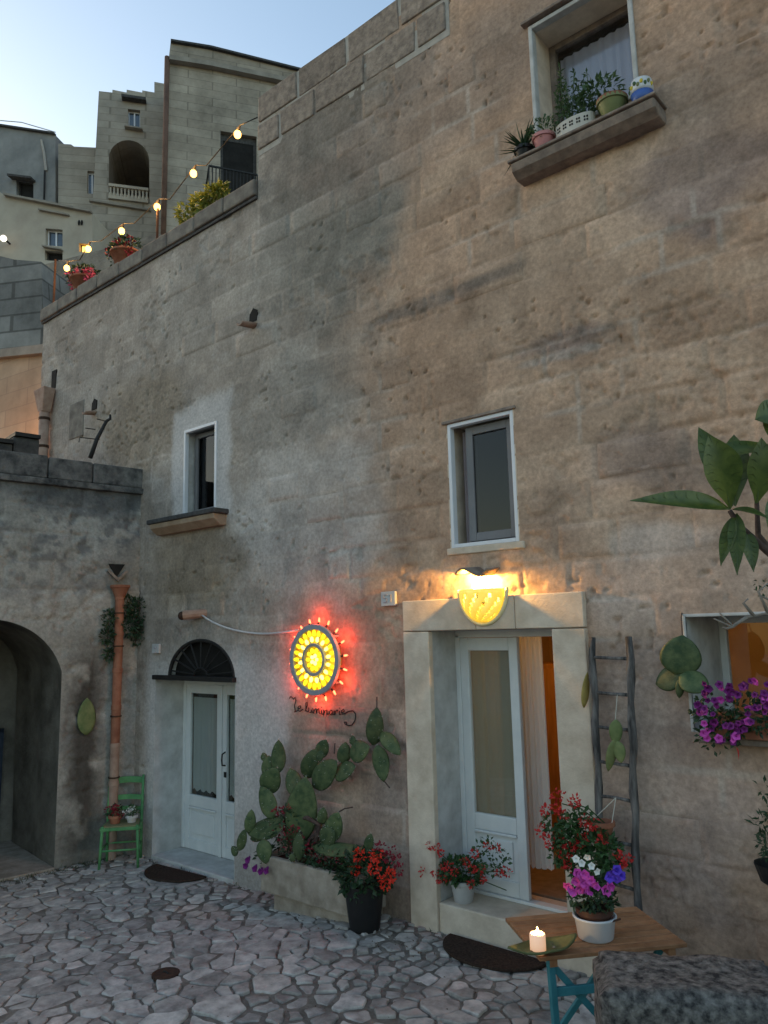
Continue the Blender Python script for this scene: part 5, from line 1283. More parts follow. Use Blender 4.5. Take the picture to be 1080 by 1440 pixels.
bigleaf((1030, 712), (988, 594), 46, .10, rnd=1.1); bigleaf((1034, 712), (1030, 606), 46, .08, rnd=1.1, nr=-FW-RT*.6)
bigleaf((1012, 640), (1090, 622), 34, .03, curl=.06, nr=UP*.8-FW*.6, rnd=.7); bigleaf((1064, 708), (1076, 616), 44, -.03, rnd=1.1); bigleaf((1062, 708), (1050, 628), 22, .06, rnd=.9, nr=-FW+RT*1.2)
bigleaf((1036, 722), (1036, 803), 24, -.10, curl=.12, nr=-FW-RT*.5); bigleaf((1031, 726), (1017, 800), 22, -.05, curl=-.15, nr=-FW-RT*.9); bigleaf((1048, 745), (1061, 803), 24, -.06, curl=.05); bigleaf((1030, 716), (1082, 722), 20, -.08, curl=.15, nr=UP-FW*.5)
bigleaf((1062, 590), (1110, 570), 40, .05, rnd=.8); bigleaf((1115, 640), (1075, 575), 40, .05, rnd=1.0); bigleaf((1084, 700), (1090, 760), 24, -.05)
# dry twigs and a leafy plant at the right edge
t = thing('dry_twigs', sb+Vector((.06, .1, 0)), 'bare pale twigs crossing the top of the right window', 'twigs')
b = MB()
T3 = lambda x, y: S3(x, y, .5)
for pts_ in ([(1180, 930), (1120, 850), (1080, 862), (1050, 868), (1030, 882), (1004, 870)], [(1050, 868), (1030, 880), (1012, 862)], [(1060, 866), (1045, 848), (1052, 842)], [(1080, 862), (1066, 832), (1080, 820)], [(1032, 880), (1022, 884), (1016, 882)], [(1120, 850), (1085, 845), (1070, 838)]):
    b.tube([T3(*p_) for p_ in pts_], [.007]+[.005]*(len(pts_)-2)+[.003], 6)
b.tube([sb+Vector((.06, .1, 0)), T3(1180, 930)], [.012, .007], 6); b.build('twig', mat('pale_twig', (.20,.17,.145), (.3,.26,.22), rough=.9, scale=20), t, smooth=True)
b = MB()
for p_ in ((1070, 832), (1075, 822), (1066, 820)): foliage(b, R, T3(*p_), .012, .012, .012, 5, .016, .01)
b.build('bud_leaf', M['leaf_dk'], t, fix=False)
t = thing('hanging_plant', F(1090, 1180, -.15), 'small leafy plant in an iron basket at the right end of the wall', 'plant')
b = MB()
for px, py, n in ((1075, 1110, 14), (1072, 1160, 26), (1080, 1185, 50), (1090, 1150, 60), (1088, 1200, 50)): foliage(b, R, F(px, py, -.2), .05, .05, .06, n, .05, .02)
b.build('foliage', M['leaf_dk'], t, fix=False)
MB().lathe(F(1096, 1240, -.2), [(.02, -.05), (.10, .0), (.13, .10)], 14, cap=False).build('basket', M['iron'], t)
MB().tube([F(1096, 1090, .01), F(1096, 1092, -.2), F(1096, 1225, -.2)], .006, 5).build('hook', M['iron'], t)

# ================================================================== UPPER SILL POTS
SY = -.135; sz_ = SZ+.026
def SILL(px, Y=SY): return Vector((F(px, 200, Y).x, Y, sz_))
def sillx(px, py): return F(px, py, SY).x
t = thing('potted_succulent', (sillx(737, 215), SY, sz_), 'spiky dark plant in a black pot at the left end of the upper sill', 'potted plant', )
c = WL[t.name]; pot(t, c, .055, .07, .10, M['blackpot']); b = MB()
for i in range(46): leaf(b, c+Vector((0, 0, .09)), rv(R)+Vector((0, 0, .55)), R.uniform(.13, .26), .022, curl=R.uniform(-.2, .5), seg=3)
b.build('foliage', M['leaf_dk'], t, fix=False)
t = thing('potted_plant', (sillx(766, 215), SY, sz_), 'small green plant in a pink pot on the upper sill', 'potted plant'); c = WL[t.name]
pot(t, c, .062, .082, .12, M['pinkpot']); b = MB(); foliage(b, R, c+Vector((0, 0, .17)), .11, .09, .11, 160, .05, .025); b.build('foliage', M['leaf_herb'], t, fix=False)
x0_, x1_ = sillx(782, 190), sillx(838, 172); t = thing('herb_planter', ((x0_+x1_)/2, SY, sz_), 'oval cream planter with square cutouts full of herbs on the upper sill', 'planter'); c = WL[t.name]
poly = [Vector((c.x+(x1_-x0_)*.5*math.cos(a)*(1 if abs(math.cos(a)) < .9 else .98), SY+.075*math.sin(a), sz_)) for a in [2*math.pi*i/24 for i in range(24)]]
MB().prism(poly, (0, 0, .125)).build('planter', M['creampot'], t, bevel=.006)
for i in range(5):
    for a_ in (-1, 1):
        for e_ in (-1, 1):
            q = c.x+(x1_-x0_)*.5*(-.68+i*.34)+a_*.009; yy = SY-.075*math.sqrt(max(0, 1-((q-c.x)/((x1_-x0_)*.5))**2))
            MB().box(q-.006, q+.006, yy-.003, yy+.02, sz_+.07+e_*.013-.007, sz_+.07+e_*.013+.007).build('cutout', M['dark'], t)
b = MB()
for i in range(22):
    p0 = Vector((R.uniform(x0_+.03, x1_-.03), SY+R.uniform(-.04, .04), sz_+.11)); ht = R.uniform(.2, .46)*(1.15 if p0.x < c.x-.03 else .8); p1 = p0+Vector((R.uniform(-.06, .05), R.uniform(-.05, .05), ht)); b.tube([p0, p1], .003, 4)
    for k in range(int(ht*60)):
        p = p0.lerp(p1, R.random()**.7); leaf(b, p, rv(R)+Vector((0, 0, .2)), R.uniform(.03, .055), .02, seg=2)
foliage(b, R, c+Vector((.02, 0, .22)), .2, .07, .10, 220, .05, .014)
b.build('foliage', M['leaf_herb'], t, fix=False)
t = thing('potted_plant', (sillx(862, 160), SY, sz_), 'leafy plant in an olive green glazed pot on the upper sill', 'potted plant'); c = WL[t.name]
pot(t, c, .07, .105, .14, M['olivepot']); MB().lathe(c+Vector((0, 0, .115)), [(.106, 0), (.116, .0), (.118, .03), (.104, .032)], 20, cap=False).build('rim_band', M['terracotta'], t)
b = MB(); foliage(b, R, c+Vector((-.08, 0, .26)), .17, .10, .10, 190, .055, .032); b.build('foliage', M['leaf_herb'], t, fix=False)
t = thing('painted_pot', (sillx(904, 145), SY, sz_), 'white and blue painted pot at the right end of the upper sill', 'pot'); c = WL[t.name]
MB().lathe(c, [(.055, 0), (.07, .01), (.082, .075)], 20).build('base_band', M['bluepot'], t, smooth=True)
MB().lathe(c+Vector((0, 0, .076)), [(.082, 0), (.084, .03), (.075, .10), (.06, .11), (.055, .07)], 20).build('bowl', M['whitepot'], t, smooth=True)
for i in range(9):
    a = rad(200+i*18); p = c+Vector((.083*math.cos(a), .083*math.sin(a), .115+.018*(i % 2))); MB().ell(p, .013, .008, .018, 7, 5).build('painted_leaf', (M['leaf_herb'], M['olivepot'], M['backboard'])[i % 3], t, smooth=True)

# ================================================================== ROOM CONTENTS
t = thing('door_curtain', (-3.25, .62, ZT), 'long pale curtain hanging in the open right doorway', 'curtain')
x0_ = F(738, 1000, .60).x-.03; x1_ = F(764, 1000, .60).x
b = cloth(x0_, x1_+.02, ZT+.22, 2.34, .60, .022, 5, .012); b.build('cloth', M['curtain'], t, smooth=True)
MB().tube([(-4.0, .60, 2.35), (-2.9, .60, 2.35)], .012, 8).build('rail', M['iron'], t)
wx0 = F(768, 1100, 2.2).x; t = thing('pine_wardrobe', (wx0+.3, 2.4, ZT), 'honey pine cupboard standing inside the right doorway', 'cupboard')
MB().box(wx0-.55, wx0+.35, 2.2, 2.7, ZT+.01, 2.02).build('carcass', M['pine'], t, bevel=.01)
for a in (0, 1): MB().box(wx0-.52+.44*a, wx0-.10+.44*a, 2.17, 2.198, ZT+.08, 1.97).build('door_panel', M['pine'], t, bevel=.008)
for a in (0, 1): MB().ell((wx0-.14+.08*a, 2.155, 1.2), .018, .018, .018).build('knob', M['iron'], t, smooth=True)
t = thing('dark_bookcase', (wx0+.75, 2.4, ZT), 'dark shelf unit with bottles inside the right doorway', 'shelf')
b = MB(); b.box(wx0+.40, wx0+.44, 2.2, 2.6, ZT+.01, 2.0); b.box(wx0+1.2, wx0+1.24, 2.2, 2.6, ZT+.01, 2.0); b.build('side', M['bark'], t)
for z_ in (.6, 1.05, 1.5, 1.97): MB().box(wx0+.44, wx0+1.2, 2.2, 2.6, z_, z_+.03).build('shelf_board', M['bark'], t)
MB().box(wx0+.44, wx0+1.2, 2.58, 2.6, ZT+.01, 1.97).build('back_panel', M['pine'], t)
for i in range(4):
    o = MB().lathe((wx0+.55+.14*i, 2.35, 1.531), [(.035, 0), (.035, .16), (.012, .2), (.012, .26)], 10).build('bottle', M['blackpot'], smooth=True); tag(o, 'dark bottle on the shelf inside the right doorway', 'bottle', 'bottles on the shelf')
t = thing('ceiling_lamp', (-3.2, 1.45, 2.86), 'warm pendant lamp lighting the room behind the right door', 'ceiling lamp')
MB().tube([(-3.2, 1.45, 2.86), (-3.2, 1.45, 2.62)], .005, 5).build('cord', M['iron'], t)
MB().lathe((-3.2, 1.45, 2.5), [(.16, 0), (.05, .12), (.02, .13)], 18, cap=False).build('shade', M['terracotta'], t)
MB().ell((-3.2, 1.45, 2.52), .035, .035, .045).build('bulb', M['bulb_w'], t, smooth=True)
lamp('room_light', (-3.2, 1.45, 2.44), t, (1, .48, .11), 7, .06)

# ================================================================== TERRACE: STRING LIGHTS AND POTS
TYY = .16
sg = thing('string_lights', F(75, 432, TYY), 'string of six glowing warm bulbs above the terrace parapet', 'string lights')
bl = [(94, 377), (124, 350), (171, 325), (221, 291), (272, 244), (334, 189)]
cbp = [F(82, 366, TYY)]
for i, (x, y) in enumerate(bl):
    c = F(x, y, TYY); k = mpp(c); q = c+Vector((.05, 0, .10)); cbp += [q, F(x+18, y-13, TYY)+Vector((0, 0, -.02))] if i < 5 else [q]
    MB().ell(c, .045, .045, .052, 10, 8).build('bulb', M['bulb_w'], sg, smooth=True)
    MB().tube([c+Vector((.012, 0, .045)), q], [.02, .012], 8).build('bulb_socket', M['iron'], sg)
    lamp('bulb_light', c+Vector((0, -.06, 0)), sg, (1, .48, .13), 6.0, .04)
cbp.append(F(362, 165, .05)); MB().tube(cbp, .007, 5).build('cord', M['iron'], sg, smooth=True)
for (x0_, y0_), (x1_, y1_), lb in (((82, 364), (75, 434), 'thin rusty post at the far end of the terrace parapet'), ((223, 288), (221, 332), 'thin rusty post in the middle of the terrace parapet')):
    a, e = F(x0_, y0_, TYY), F(x1_, y1_, TYY); a.x = e.x; e.z = 7.5; t = thing('light_post', e, lb, 'post', 'posts carrying the string lights')
    MB().tube([e, a+Vector((0, 0, .02))], .018, 8).build('pole', M['rust'], t); MB().lathe(e+Vector((0, 0, .06)), [(.04, 0), (.04, .012)], 10).build('base_plate', M['rust'], t)
def bowl_plant(px, py, wd, label, fm, seedn, nf):
    c = F(px, py, .12); c.z = 7.57; r = random.Random(seedn); t = thing('terrace_flower_bowl', c, label, 'potted plant', 'flower bowls on the terrace parapet')
    MB().lathe(c, [(wd*.45, 0), (wd*.62, .03), (wd, .20), (wd*1.06, .20), (wd*1.06, .23), (wd*.94, .23), (wd*.9, .18)], 20).build('bowl', M['terracotta'], t, smooth=True)
    MB().lathe(c+Vector((0, 0, .18)), [(wd*.93, 0), (.001, .03)], 16).build('soil', M['soil'], t)
    b = MB(); foliage(b, r, c+Vector((0, 0, .28)), wd*1.2, wd, .14, 260, .075, .055); foliage(b, r, c+Vector((-wd*.9, -.05, .18)), wd*.4, wd*.6, .14, 50, .06, .04); b.build('foliage', M['leaf_dk'], t, fix=False)
    flower_heads(t, r, [c+Vector((r.uniform(-1.3, 1.2)*wd, r.uniform(-.6, .2)*wd, r.uniform(.14, .36))) for _ in range(nf*2)], .055, fm, 30, .036)
bowl_plant(177, 362, .21, 'terracotta bowl of dark pink flowers on the terrace parapet near the middle post', M['darkredf'], 3, 10)
bowl_plant(118, 402, .20, 'terracotta bowl of bright pink flowers on the terrace parapet near the far post', mat('pink_petal', (.55,.06,.13), (.7,.14,.22), rough=.6, scale=20), 4, 10)
t = thing('terrace_bush', F(288, 292, .25), 'leafy bush, yellow bulb light in its leaf colour, behind the terrace parapet under the bulbs', 'bush'); b = MB()
for px, py, n, sz in ((262, 300, 50, .10), (283, 288, 60, .09), (300, 276, 70, .10), (310, 268, 40, .07), (292, 296, 40, .09)):
    c = F(px, py, .32)
    foliage(b, R, c, sz*1.2, sz, sz, n*2, .11, .06)
b.build('foliage', M['leaf_lit'], t, fix=False); MB().tube([F(290, 330, .32), F(290, 285, .32)], .015, 6).build('stem', M['bark'], t)
# rainwater head and pipe at the far end of the house, aerial on the wall
t = thing('rainwater_head', F(66, 640, -.06), 'pale rainwater head and downpipe at the far end of the house', 'rain pipe')
a = F(64, 560, -.1); b = MB(); k = .0125
b.prism([a+Vector((-.20, -.09, .13)), a+Vector((.14, -.09, .13)), a+Vector((.14, .09, .13)), a+Vector((-.20, .09, .13))], (0, 0, -.0001)) if False else None
vs = [a+Vector(v) for v in ((-.2, -.1, .14), (.15, -.1, .14), (.15, .08, .14), (-.2, .08, .14), (-.09, -.07, -.22), (.07, -.07, -.22), (.07, .06, -.22), (-.09, .06, -.22))]
b.add(vs, [(0, 1, 2, 3), (4, 7, 6, 5), (0, 4, 5, 1), (1, 5, 6, 2), (2, 6, 7, 3), (3, 7, 4, 0)]); b.build('hopper', M['clay_pale'], t, bevel=.01)
MB().tube([a+Vector((-.01, 0, -.2)), a+Vector((-.01, 0, -2.4))], .075, 12).build('pipe', M['clay_pale'], t, smooth=True)
for z_ in (.32, .75): MB().lathe(a+Vector((-.01, 0, -z_)), [(.082, -.02), (.082, .02)], 12).build('pipe_band', M['rust'], t)
MB().box(a.x-.02, a.x+.12, -.012, .02, a.z+.16, a.z+.45).build('outlet_hole', M['dark'], t)
t = thing('wall_aerial', WP(.45, 4.5, -.1), 'crooked black aerial mast standing on the outbuilding parapet', 'aerial')
MB().tube([PL(x, y, WP(.45, 4.5, -.08), WN) for x, y in ((127, 644), (136, 618), (147, 597), (150, 592))], [.028, .026, .022, .02], 8).build('mast', M['iron'], t, smooth=True)
MB().tube([PL(x, y, WP(.45, 4.5, -.08), WN) for x, y in ((150, 592), (155, 589), (155, 583))], [.02, .018, .014], 8).build('hook', M['iron'], t, smooth=True)
for p_ in ([(148, 592), (136, 589)], [(140, 618), (112, 615), (111, 622)], [(120, 602), (134, 604)]): MB().tube([PL(x, y, WP(.45, 4.5, -.08), WN) for x, y in p_], .007, 5).build('arm', M['iron'], t)
# blocked niche and iron hooks left of it
nb = F(107, 590); MB().box(nb.x-.20, nb.x+.22, -.008, .02, nb.z-.28, nb.z+.26).build('blocked_opening', M['coping'], house, bevel=.02)

# ================================================================== HILLSIDE TOWN BEHIND
BG = dict(
    b1=brickmat('bg_ashlar_grey', (.36,.305,.24), (.43,.37,.295), (.26,.22,.175), bw=.7, bh=.30, ang=rad(58)),
    b7=mat('bg_stair_stone', (.15,.13,.11), (.31,.27,.22), rough=.95, scale=1.6, detail=9, bump=.8, bscale=6, bdist=.06),
    b2=brickmat('bg_ashlar_brown', (.35,.305,.25), (.41,.36,.295), (.26,.225,.18), bw=.6, bh=.28, dirt=.7, ang=rad(52)),
    b3=mat('bg_blue_grey_render', (.19,.19,.185), (.31,.305,.29), rough=.95, scale=.9, detail=10, bump=.6, bscale=5, bdist=.04),
    b8=brickmat('bg_rock_faced', (.20,.195,.185), (.29,.28,.26), (.13,.125,.115), bw=.8, bh=.4, msize=.03, dirt=.5, ang=rad(30)),
    b4=mat('bg_cream_render', (.36,.305,.24), (.50,.44,.35), rough=.95, scale=.6, detail=9, bump=.3),
    b5=mat('bg_retaining_stone', (.13,.13,.125), (.29,.275,.25), rough=.95, scale=1.3, detail=9, bump=.8, bscale=5, bdist=.08),
    b6=brickmat('bg_orange_wall', (.40,.29,.20), (.44,.33,.23), (.34,.25,.18), bw=.75, bh=.34, dirt=.75, ang=rad(50)),
    trim=mat('bg_trim', (.23,.20,.165), (.33,.29,.24), rough=.95, scale=2, bump=.4), dark=M['dark'])
def bplane(px, py, dist, az):
    P0 = RD(px, py, dist); u = Vector((math.sin(rad(az)), math.cos(rad(az)), 0)); n = Vector((u.y, -u.x, 0))
    if (CAM-P0).dot(n) < 0: n = -n
    return P0, u, n
def face_with_holes(outer, holes, n, hd):
    """flat wall face with real openings; each hole gets reveals hd deep and a back panel"""
    bm = bmesh.new(); es = []
    for lp in [outer]+holes:
        vs_ = [bm.verts.new(p) for p in lp]
        for i in range(len(vs_)): es.append(bm.edges.new((vs_[i], vs_[(i+1) % len(vs_)])))
    bmesh.ops.triangle_fill(bm, use_beauty=True, use_dissolve=False, edges=es, normal=n)
    mb = MB(); bm.verts.index_update(); mb.v = [v.co.copy() for v in bm.verts]; mb.f = [[v.index for v in f.verts] for f in bm.faces]; bm.free()
    for lp, hd_ in zip(holes, hd):
        k = len(mb.v); m_ = len(lp); mb.v += [Vector(p) for p in lp]+[Vector(p)-n*hd_ for p in lp]
        for i in range(m_): j = (i+1) % m_; mb.f.append([k+i, k+j, k+m_+j, k+m_+i])
    return mb
def building(name, label, cat, plane, outer, m, depth, windows=(), arches=(), group=None, zbot=None, hd=.25):
    P0, u, n = plane; pt_ = lambda x, y, o=0: PL(x, y, P0+n*o, n)
    pts_ = [pt_(x, y) for x, y in outer]
    if zbot is not None:
        pts_ = pts_+[Vector((pts_[-1].x, pts_[-1].y, zbot)), Vector((pts_[0].x, pts_[0].y, zbot))]
    base = sum(pts_, Vector())/len(pts_); t = thing(name, Vector((base.x, base.y, min(p.z for p in pts_))), label, cat, group)
    holes_ = []
    for wn_ in windows: x0, y0, x1, y1 = wn_[:4]; sl = wn_[4] if len(wn_) > 4 else .1; holes_.append([pt_(x0, y0), pt_(x1, y0+(x1-x0)*sl), pt_(x1, y1+(x1-x0)*sl*.8), pt_(x0, y1)])
    for x0, x1, ys, yt, yb in arches:
        a = pt_(x0, ys); e = pt_(x1, ys+(x1-x0)*.08); top_ = pt_((x0+x1)/2, yt); c = (a+e)/2; rz = top_.z-c.z; q = [pt_(x0, yb)]
        q += [c+(e-a)*(-.5*math.cos(math.pi*i/14))+Vector((0, 0, rz*math.sin(math.pi*i/14))) for i in range(15)]+[pt_(x1, yb+(x1-x0)*.08)]; holes_.append(q)
    hds = [.25]*len(windows)+[hd]*len(arches)
    face_with_holes(pts_, holes_, n, hds).build('wall', m, t)
    b = MB(); k = len(pts_); b.v = pts_+[p-n*depth for p in pts_]
    for i in range(k): j = (i+1) % k; b.f.append([i, j, k+j, k+i])
    b.f.append([k+i for i in range(k)]); b.build('side_walls', m, t)
    for i, h in enumerate(holes_):
        if i < len(windows):
            wn_ = windows[i]; kind = wn_[5] if len(wn_) > 5 else 'glass'
            fr = MB(); q = [p-n*.15 for p in h]; cx = sum(q, Vector())/4; inn = [cx+(p-cx)*.84 for p in q]
            for a in range(4): e = (a+1) % 4; fr.f.append([a, e, 4+e, 4+a])
            fr.v = q+inn; w_ = fr.build('window', M['pvc'] if kind == 'glass' else M['dark_slab'], t)
            g_ = MB(); g_.v = [p-n*.02 for p in inn]; g_.f = [[0, 1, 2, 3]]; g_.build('pane', {'glass': M['bgpane'], 'dark': M['dark'], 'lit': M['litpane']}[kind], w_)
            if kind == 'glass':
                g_ = MB(); a = (inn[0]+inn[1])/2; e = (inn[2]+inn[3])/2; g_.beam(a, e, .05, .03, up=n); g_.build('mullion', M['pvc'], w_)
            bk = MB(); bk.v = [p-n*.27 for p in h]; bk.f = [list(range(len(h)))]; bk.build('dark_room', M['dark'], w_)
    return t, pt_, n, holes_
M['bgpane'] = mat('bg_window_glass', (.05,.065,.085), (.08,.10,.13), rough=.06, scale=2, spec=.9)
M['litpane'] = emis('lit_window', (1, .50, .08), 1.6)

# tall ashlar house on the ridge
M['rustpipe'] = mat('brown_pipe', (.10,.055,.038), (.17,.095,.065), rough=.8, scale=3)
pl1 = bplane(238, 90, 24, 32)
t, p_, n_, hs = building('ridge_house', 'tall plain ashlar house with flat cornice and dark balcony door on the ridge', 'house', pl1,
    [(237, 85), (240, 59), (296, 68), (296, 70), (440, 104), (440, 470), (231, 470)], BG['b1'], 7, windows=[(310, 184, 361, 300, .16, 'dark')], hd=.5)
def strip(parent, p_, pts, hh, dep, m, name):             # projecting band along two photo points, hh tall in pixels
    for (x0, y0), (x1, y1) in zip(pts[:-1], pts[1:]):
        a, e = p_(x0, y0), p_(x1, y1); k = hh*mpp(a); b = MB(); b.obox(a-n_*.05, e-a, n_*(dep+.05), (0, 0, -k)); b.build(name, m, parent)
strip(t, p_, [(238, 83), (296, 92), (440, 122)], 7, .22, BG['trim'], 'cornice'); strip(t, p_, [(240, 58), (296, 67), (440, 103)], 3, .12, M['dark_slab'], 'roof_edge')
a = p_(235, 84); e = p_(228, 340); MB().tube([a+n_*.12, Vector((a.x, a.y, e.z-1))+n_*.12], .085, 10).build('corner_pipe', M['rustpipe'], t, smooth=True)
rl = [p_(294, 233, 1.0), p_(362, 246, 1.0)]
MB().beam(rl[0], rl[1], .05, .05).build('balcony_rail', M['iron'], t); MB().beam(rl[0]-n_*1.0, rl[0], .05, .05).build('balcony_rail', M['iron'], t)
for i in range(15): q = rl[0].lerp(rl[1], i/14); MB().beam(q-Vector((0, 0, .95)), q, .025, .025, up=(0, 1, 0)).build('baluster', M['iron'], t)
b = MB(); b.obox(rl[0]-Vector((0, 0, 1.1)), rl[1]-rl[0], -n_*1.0, (0, 0, .13)); b.build('balcony_slab', BG['trim'], t)
# house with stepped gable and loggia arch
pl2 = bplane(185, 200, 27, 38)
t, p_, n_, hs = building('loggia_house', 'stepped roof stone house with an arched loggia and small window', 'house', pl2,
    [(139, 128), (158, 130), (158, 126), (178, 130), (178, 126), (200, 130), (200, 127), (217, 130), (217, 115), (250, 121), (250, 470), (120, 470)], BG['b2'], 6,
    windows=[(180, 153, 197, 178, .12)], arches=[(153, 210, 222, 197, 281)], hd=3.2)
h = hs[1]; b = MB(); b.v = [p-n_*3.18 for p in h]; b.f = [list(range(len(h)))]; b.build('loggia_back', M['vault'], t)
a, e = p_(153, 261), p_(209, 268); MB().beam(a, e, .18, .10).build('handrail', BG['b4'], t)
a2, e2 = p_(153, 278), p_(209, 285); MB().beam(a2, e2, .2, .12).build('balustrade_base', BG['b4'], t)
for i in range(11): q0 = a2.lerp(e2, (i+.5)/11); q1 = a.lerp(e, (i+.5)/11); MB().lathe(q0, [(.05, 0), (.075, .12), (.035, .25), (.05, (q1-q0).length)], 8, axis=q1-q0).build('baluster', BG['b4'], t, smooth=True)
strip(t, p_, [(172, 138), (206, 143)], 4, .25, M['dark_slab'], 'canopy_slab'); strip(t, p_, [(176, 180), (201, 184)], 2, .2, BG['trim'], 'window_sill')
strip(t, p_, [(126, 282), (212, 296)], 2.5, .12, BG['trim'], 'string_course')
# low link building with a blue-grey window
pl3 = bplane(120, 250, 28.5, 40)
t, p_, n_, hs = building('link_house', 'low flat roofed stone house with one tall narrow window beside the loggia house', 'house', pl3,
    [(82, 202), (100, 203), (104, 206), (145, 208), (145, 470), (82, 470)], BG['b2'], 5, windows=[(123, 240, 134, 272, .05)])
# blue-grey house
pl4 = bplane(40, 220, 30, 60)
t, p_, n_, hs = building('grey_house', 'blue grey rendered flat roofed house with a dark square window', 'house', pl4,
    [(-40, 172), (0, 178), (20, 182), (78, 190), (78, 470), (-40, 470)], BG['b3'], 7, windows=[(23, 253, 47, 277, .08, 'dark')])
strip(t, p_, [(17, 250), (50, 254)], 3, .3, M['dark_slab'], 'window_hood'); strip(t, p_, [(-40, 170), (78, 188)], 2.5, .12, M['dark_slab'], 'roof_edge')
MB().tube([p_(-40, 166, .1), p_(30, 172, .1), p_(78, 186, .1)], .02, 5).build('roof_wire', M['cable'], t); MB().tube([p_(63, 240, .08), p_(62, 280, .08)], .04, 6).build('wall_pipe', M['iron'], t)
MB().tube([p_(58, 197, .05), p_(62, 215, .05), p_(65, 240, .05)], .05, 5).build('mortar_patch', M['mortar'], t)
# cream house below
pl5 = bplane(60, 320, 25, 55)
t, p_, n_, hs = building('cream_house', 'cream rendered house with two stacked windows below the grey house', 'house', pl5,
    [(-40, 266), (0, 270), (8, 276), (130, 300), (130, 470), (-40, 470)], BG['b4'], 4.5, windows=[(64, 321, 88, 345, .08), (63, 352, 88, 366, .08, 'dark'), (111, 342, 124, 354, .08, 'lit')])
strip(t, p_, [(8, 274), (130, 298)], 3, .15, BG['trim'], 'roof_edge'); strip(t, p_, [(56, 295), (98, 303)], 2, .12, BG['trim'], 'wall_ledge'); strip(t, p_, [(62, 347), (89, 352)], 2, .15, BG['trim'], 'window_sill')
for x in (111, 115): MB().ell(p_(x, 313, .02), .05, .03, .09).build('vent_hole', M['dark'], t)
# stepped garden walls between the terrace and the houses
for k, (ou, dist, az, mm, lb, dep) in enumerate((
    ([(62, 372), (140, 352), (215, 330), (300, 330), (300, 520), (62, 520)], 21, 75, BG['b7'], 'rough stair parapet wall behind the terrace parapet', .5),
    ([(62, 398), (140, 384), (220, 365), (300, 365), (300, 560), (62, 560)], 18.5, 75, BG['b7'], 'lower stair wall behind the terrace flower bowls', .4),
    ([(-40, 352), (0, 360), (20, 365), (58, 368), (62, 470), (62, 600), (-40, 600)], 19, 60, BG['b8'], 'blue grey rock faced retaining wall left of the terrace', 1.5))):
    building('retaining_wall', lb, 'wall', bplane(ou[1][0], ou[1][1], dist, az), ou, mm, dep)
# orange-lit wall with coping
pl6 = bplane(30, 540, 16, 82)
t, p_, n_, hs = building('lamplit_wall', 'stone wall glowing orange in lamplight beyond the outbuilding roof', 'wall', pl6, [(-60, 506), (0, 500), (90, 490), (90, 700), (-60, 700)], BG['b6'], .6)
strip(t, p_, [(-60, 498), (0, 494), (90, 484)], 12, .12, BG['trim'], 'coping')
sp_ = PL(14, 343, pl5[0], pl5[2]); t2 = thing('street_lamp', sp_, 'small white street lamp glowing against the cream house', 'street lamp')
MB().ell(sp_+pl5[2]*.35, .10, .10, .10, 10, 8).build('globe', emis('street_globe', (1, .86, .66), 1.0), t2, smooth=True); MB().tube([sp_, sp_+pl5[2]*.3], .03, 6).build('bracket', M['iron'], t2)
lp_ = p_(20, 640, 1.3); t3 = thing('yard_lamp', lp_, 'orange lamp on a bracket hidden behind the outbuilding roof', 'street lamp')
MB().lathe(lp_, [(.14, 0), (.06, .12), (.02, .16)], 12, cap=False).build('shade', M['iron'], t3); MB().ell(lp_, .06, .06, .07).build('bulb', M['bulb_w'], t3, smooth=True)
MB().tube([lp_+Vector((0, 0, .16)), lp_-n_*1.3+Vector((0, 0, .16))], .02, 6).build('bracket', M['iron'], t3); lamp('orange_light', lp_+Vector((0, 0, -.1)), t3, (1, .42, .14), 90, .08)
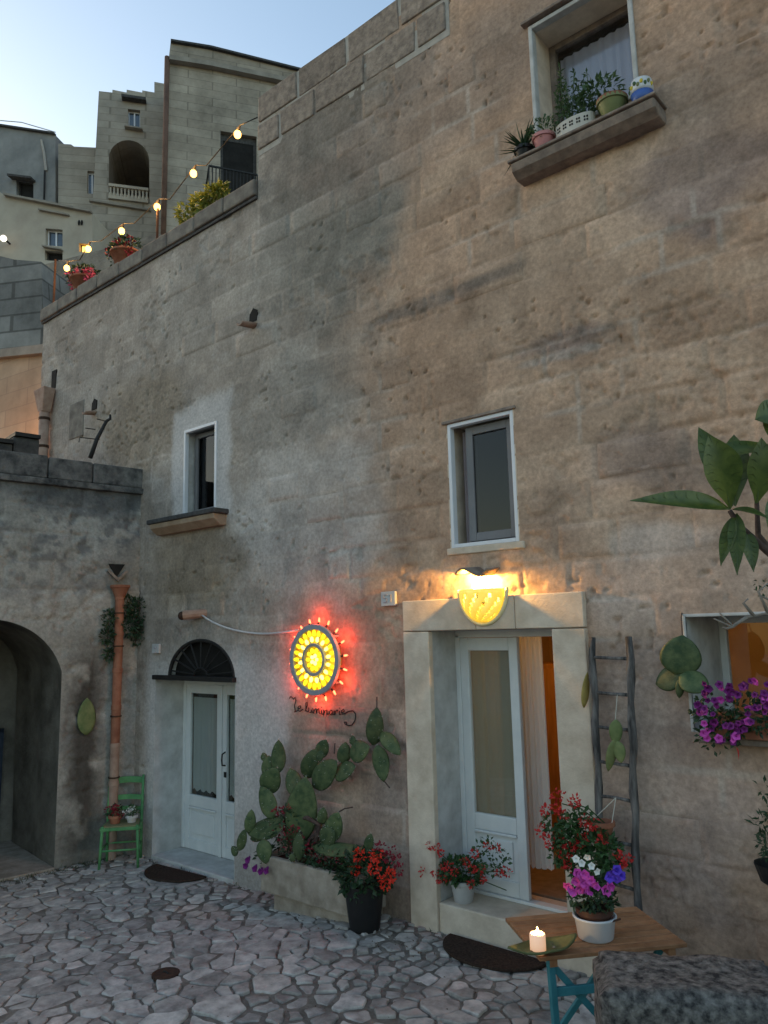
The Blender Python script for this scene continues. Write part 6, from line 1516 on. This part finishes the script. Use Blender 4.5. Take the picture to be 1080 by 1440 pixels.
for x0, x1, y0, y1, lb in ((20, 56, 613, 640, 'large black chimney box on the outbuilding roof'), (-10, 18, 621, 645, 'small black chimney box on the outbuilding roof')):
    q = WP(.9, 4.0, -1.2); a = PL(x0, y0, q, WN); e = PL(x1, y0+3, q, WN); o = MB()
    o.obox(Vector((a.x, a.y, 4.05)), Vector((e.x-a.x, e.y-a.y, 0)), -WN*.5, (0, 0, a.z-4.05)); ob = thing('chimney', Vector((a.x, a.y, 4.05)), lb, 'chimney', 'chimneys on the outbuilding roof')
    o.build('stack', M['dark_slab'], ob, bevel=.02); o = MB(); o.obox(Vector((a.x, a.y, a.z+.002))+WN*.04, Vector((e.x-a.x, e.y-a.y, 0)), -WN*.58, (0, 0, .05)); o.build('cap', M['iron'], ob)
# rising ground under the houses
def hz(x, y): d = max(0, (y*.75-x*.66)-9); return -.4+min(14, d*.42)*(.8 if x < -6 else .8)
hill = gmesh('hillside', -75, 30, 7.2, 85, 60, 50, hz, BG['b5']); hill['kind'] = 'structure'
def hz2(x, y): d = max(0, -x-13); return -.3+min(14, d*.40)
hill2 = gmesh('hillside', -75, -12.2, -30, 7.2, 40, 30, hz2, BG['b5']); hill2['kind'] = 'structure'

# ---- small things on the paving
dc_ = G(233, 1373); t = thing('manhole_cover', Vector((dc_.x, dc_.y, GZ(dc_.x))), 'small round dark iron cover set in the paving', 'cover')
MB().lathe((dc_.x, dc_.y, GZ(dc_.x)+.002), [(.10, 0), (.10, .022), (.085, .026), (.08, .022), (.001, .022)], 20).build('plate', M['rust'], t)
MB().tube([(dc_.x-.03, dc_.y, GZ(dc_.x)+.025), (dc_.x, dc_.y, GZ(dc_.x)+.035), (dc_.x+.03, dc_.y, GZ(dc_.x)+.025)], .005, 5).build('lift_ring', M['iron'], t)
b = MB()
for _ in range(170):
    px, py = R.uniform(20, 700), R.uniform(1235, 1440); p = G(px, py) if R.random() < .5 else G(R.uniform(420, 620), R.uniform(1290, 1345)); p.z = GZ(p.x)+.012
    leaf(b, p, Vector((R.uniform(-1, 1), R.uniform(-1, 1), R.uniform(0, .25))), R.uniform(.012, .035), R.uniform(.008, .018), curl=R.uniform(-.3, .3), seg=2)
o = b.build('leaf_litter', mat('dry_litter', (.05,.03,.02), (.14,.08,.05), rough=.9, scale=30), fix=False, kind='stuff'); tag(o, 'scattered dry petals and leaf bits on the paving', 'leaf litter')
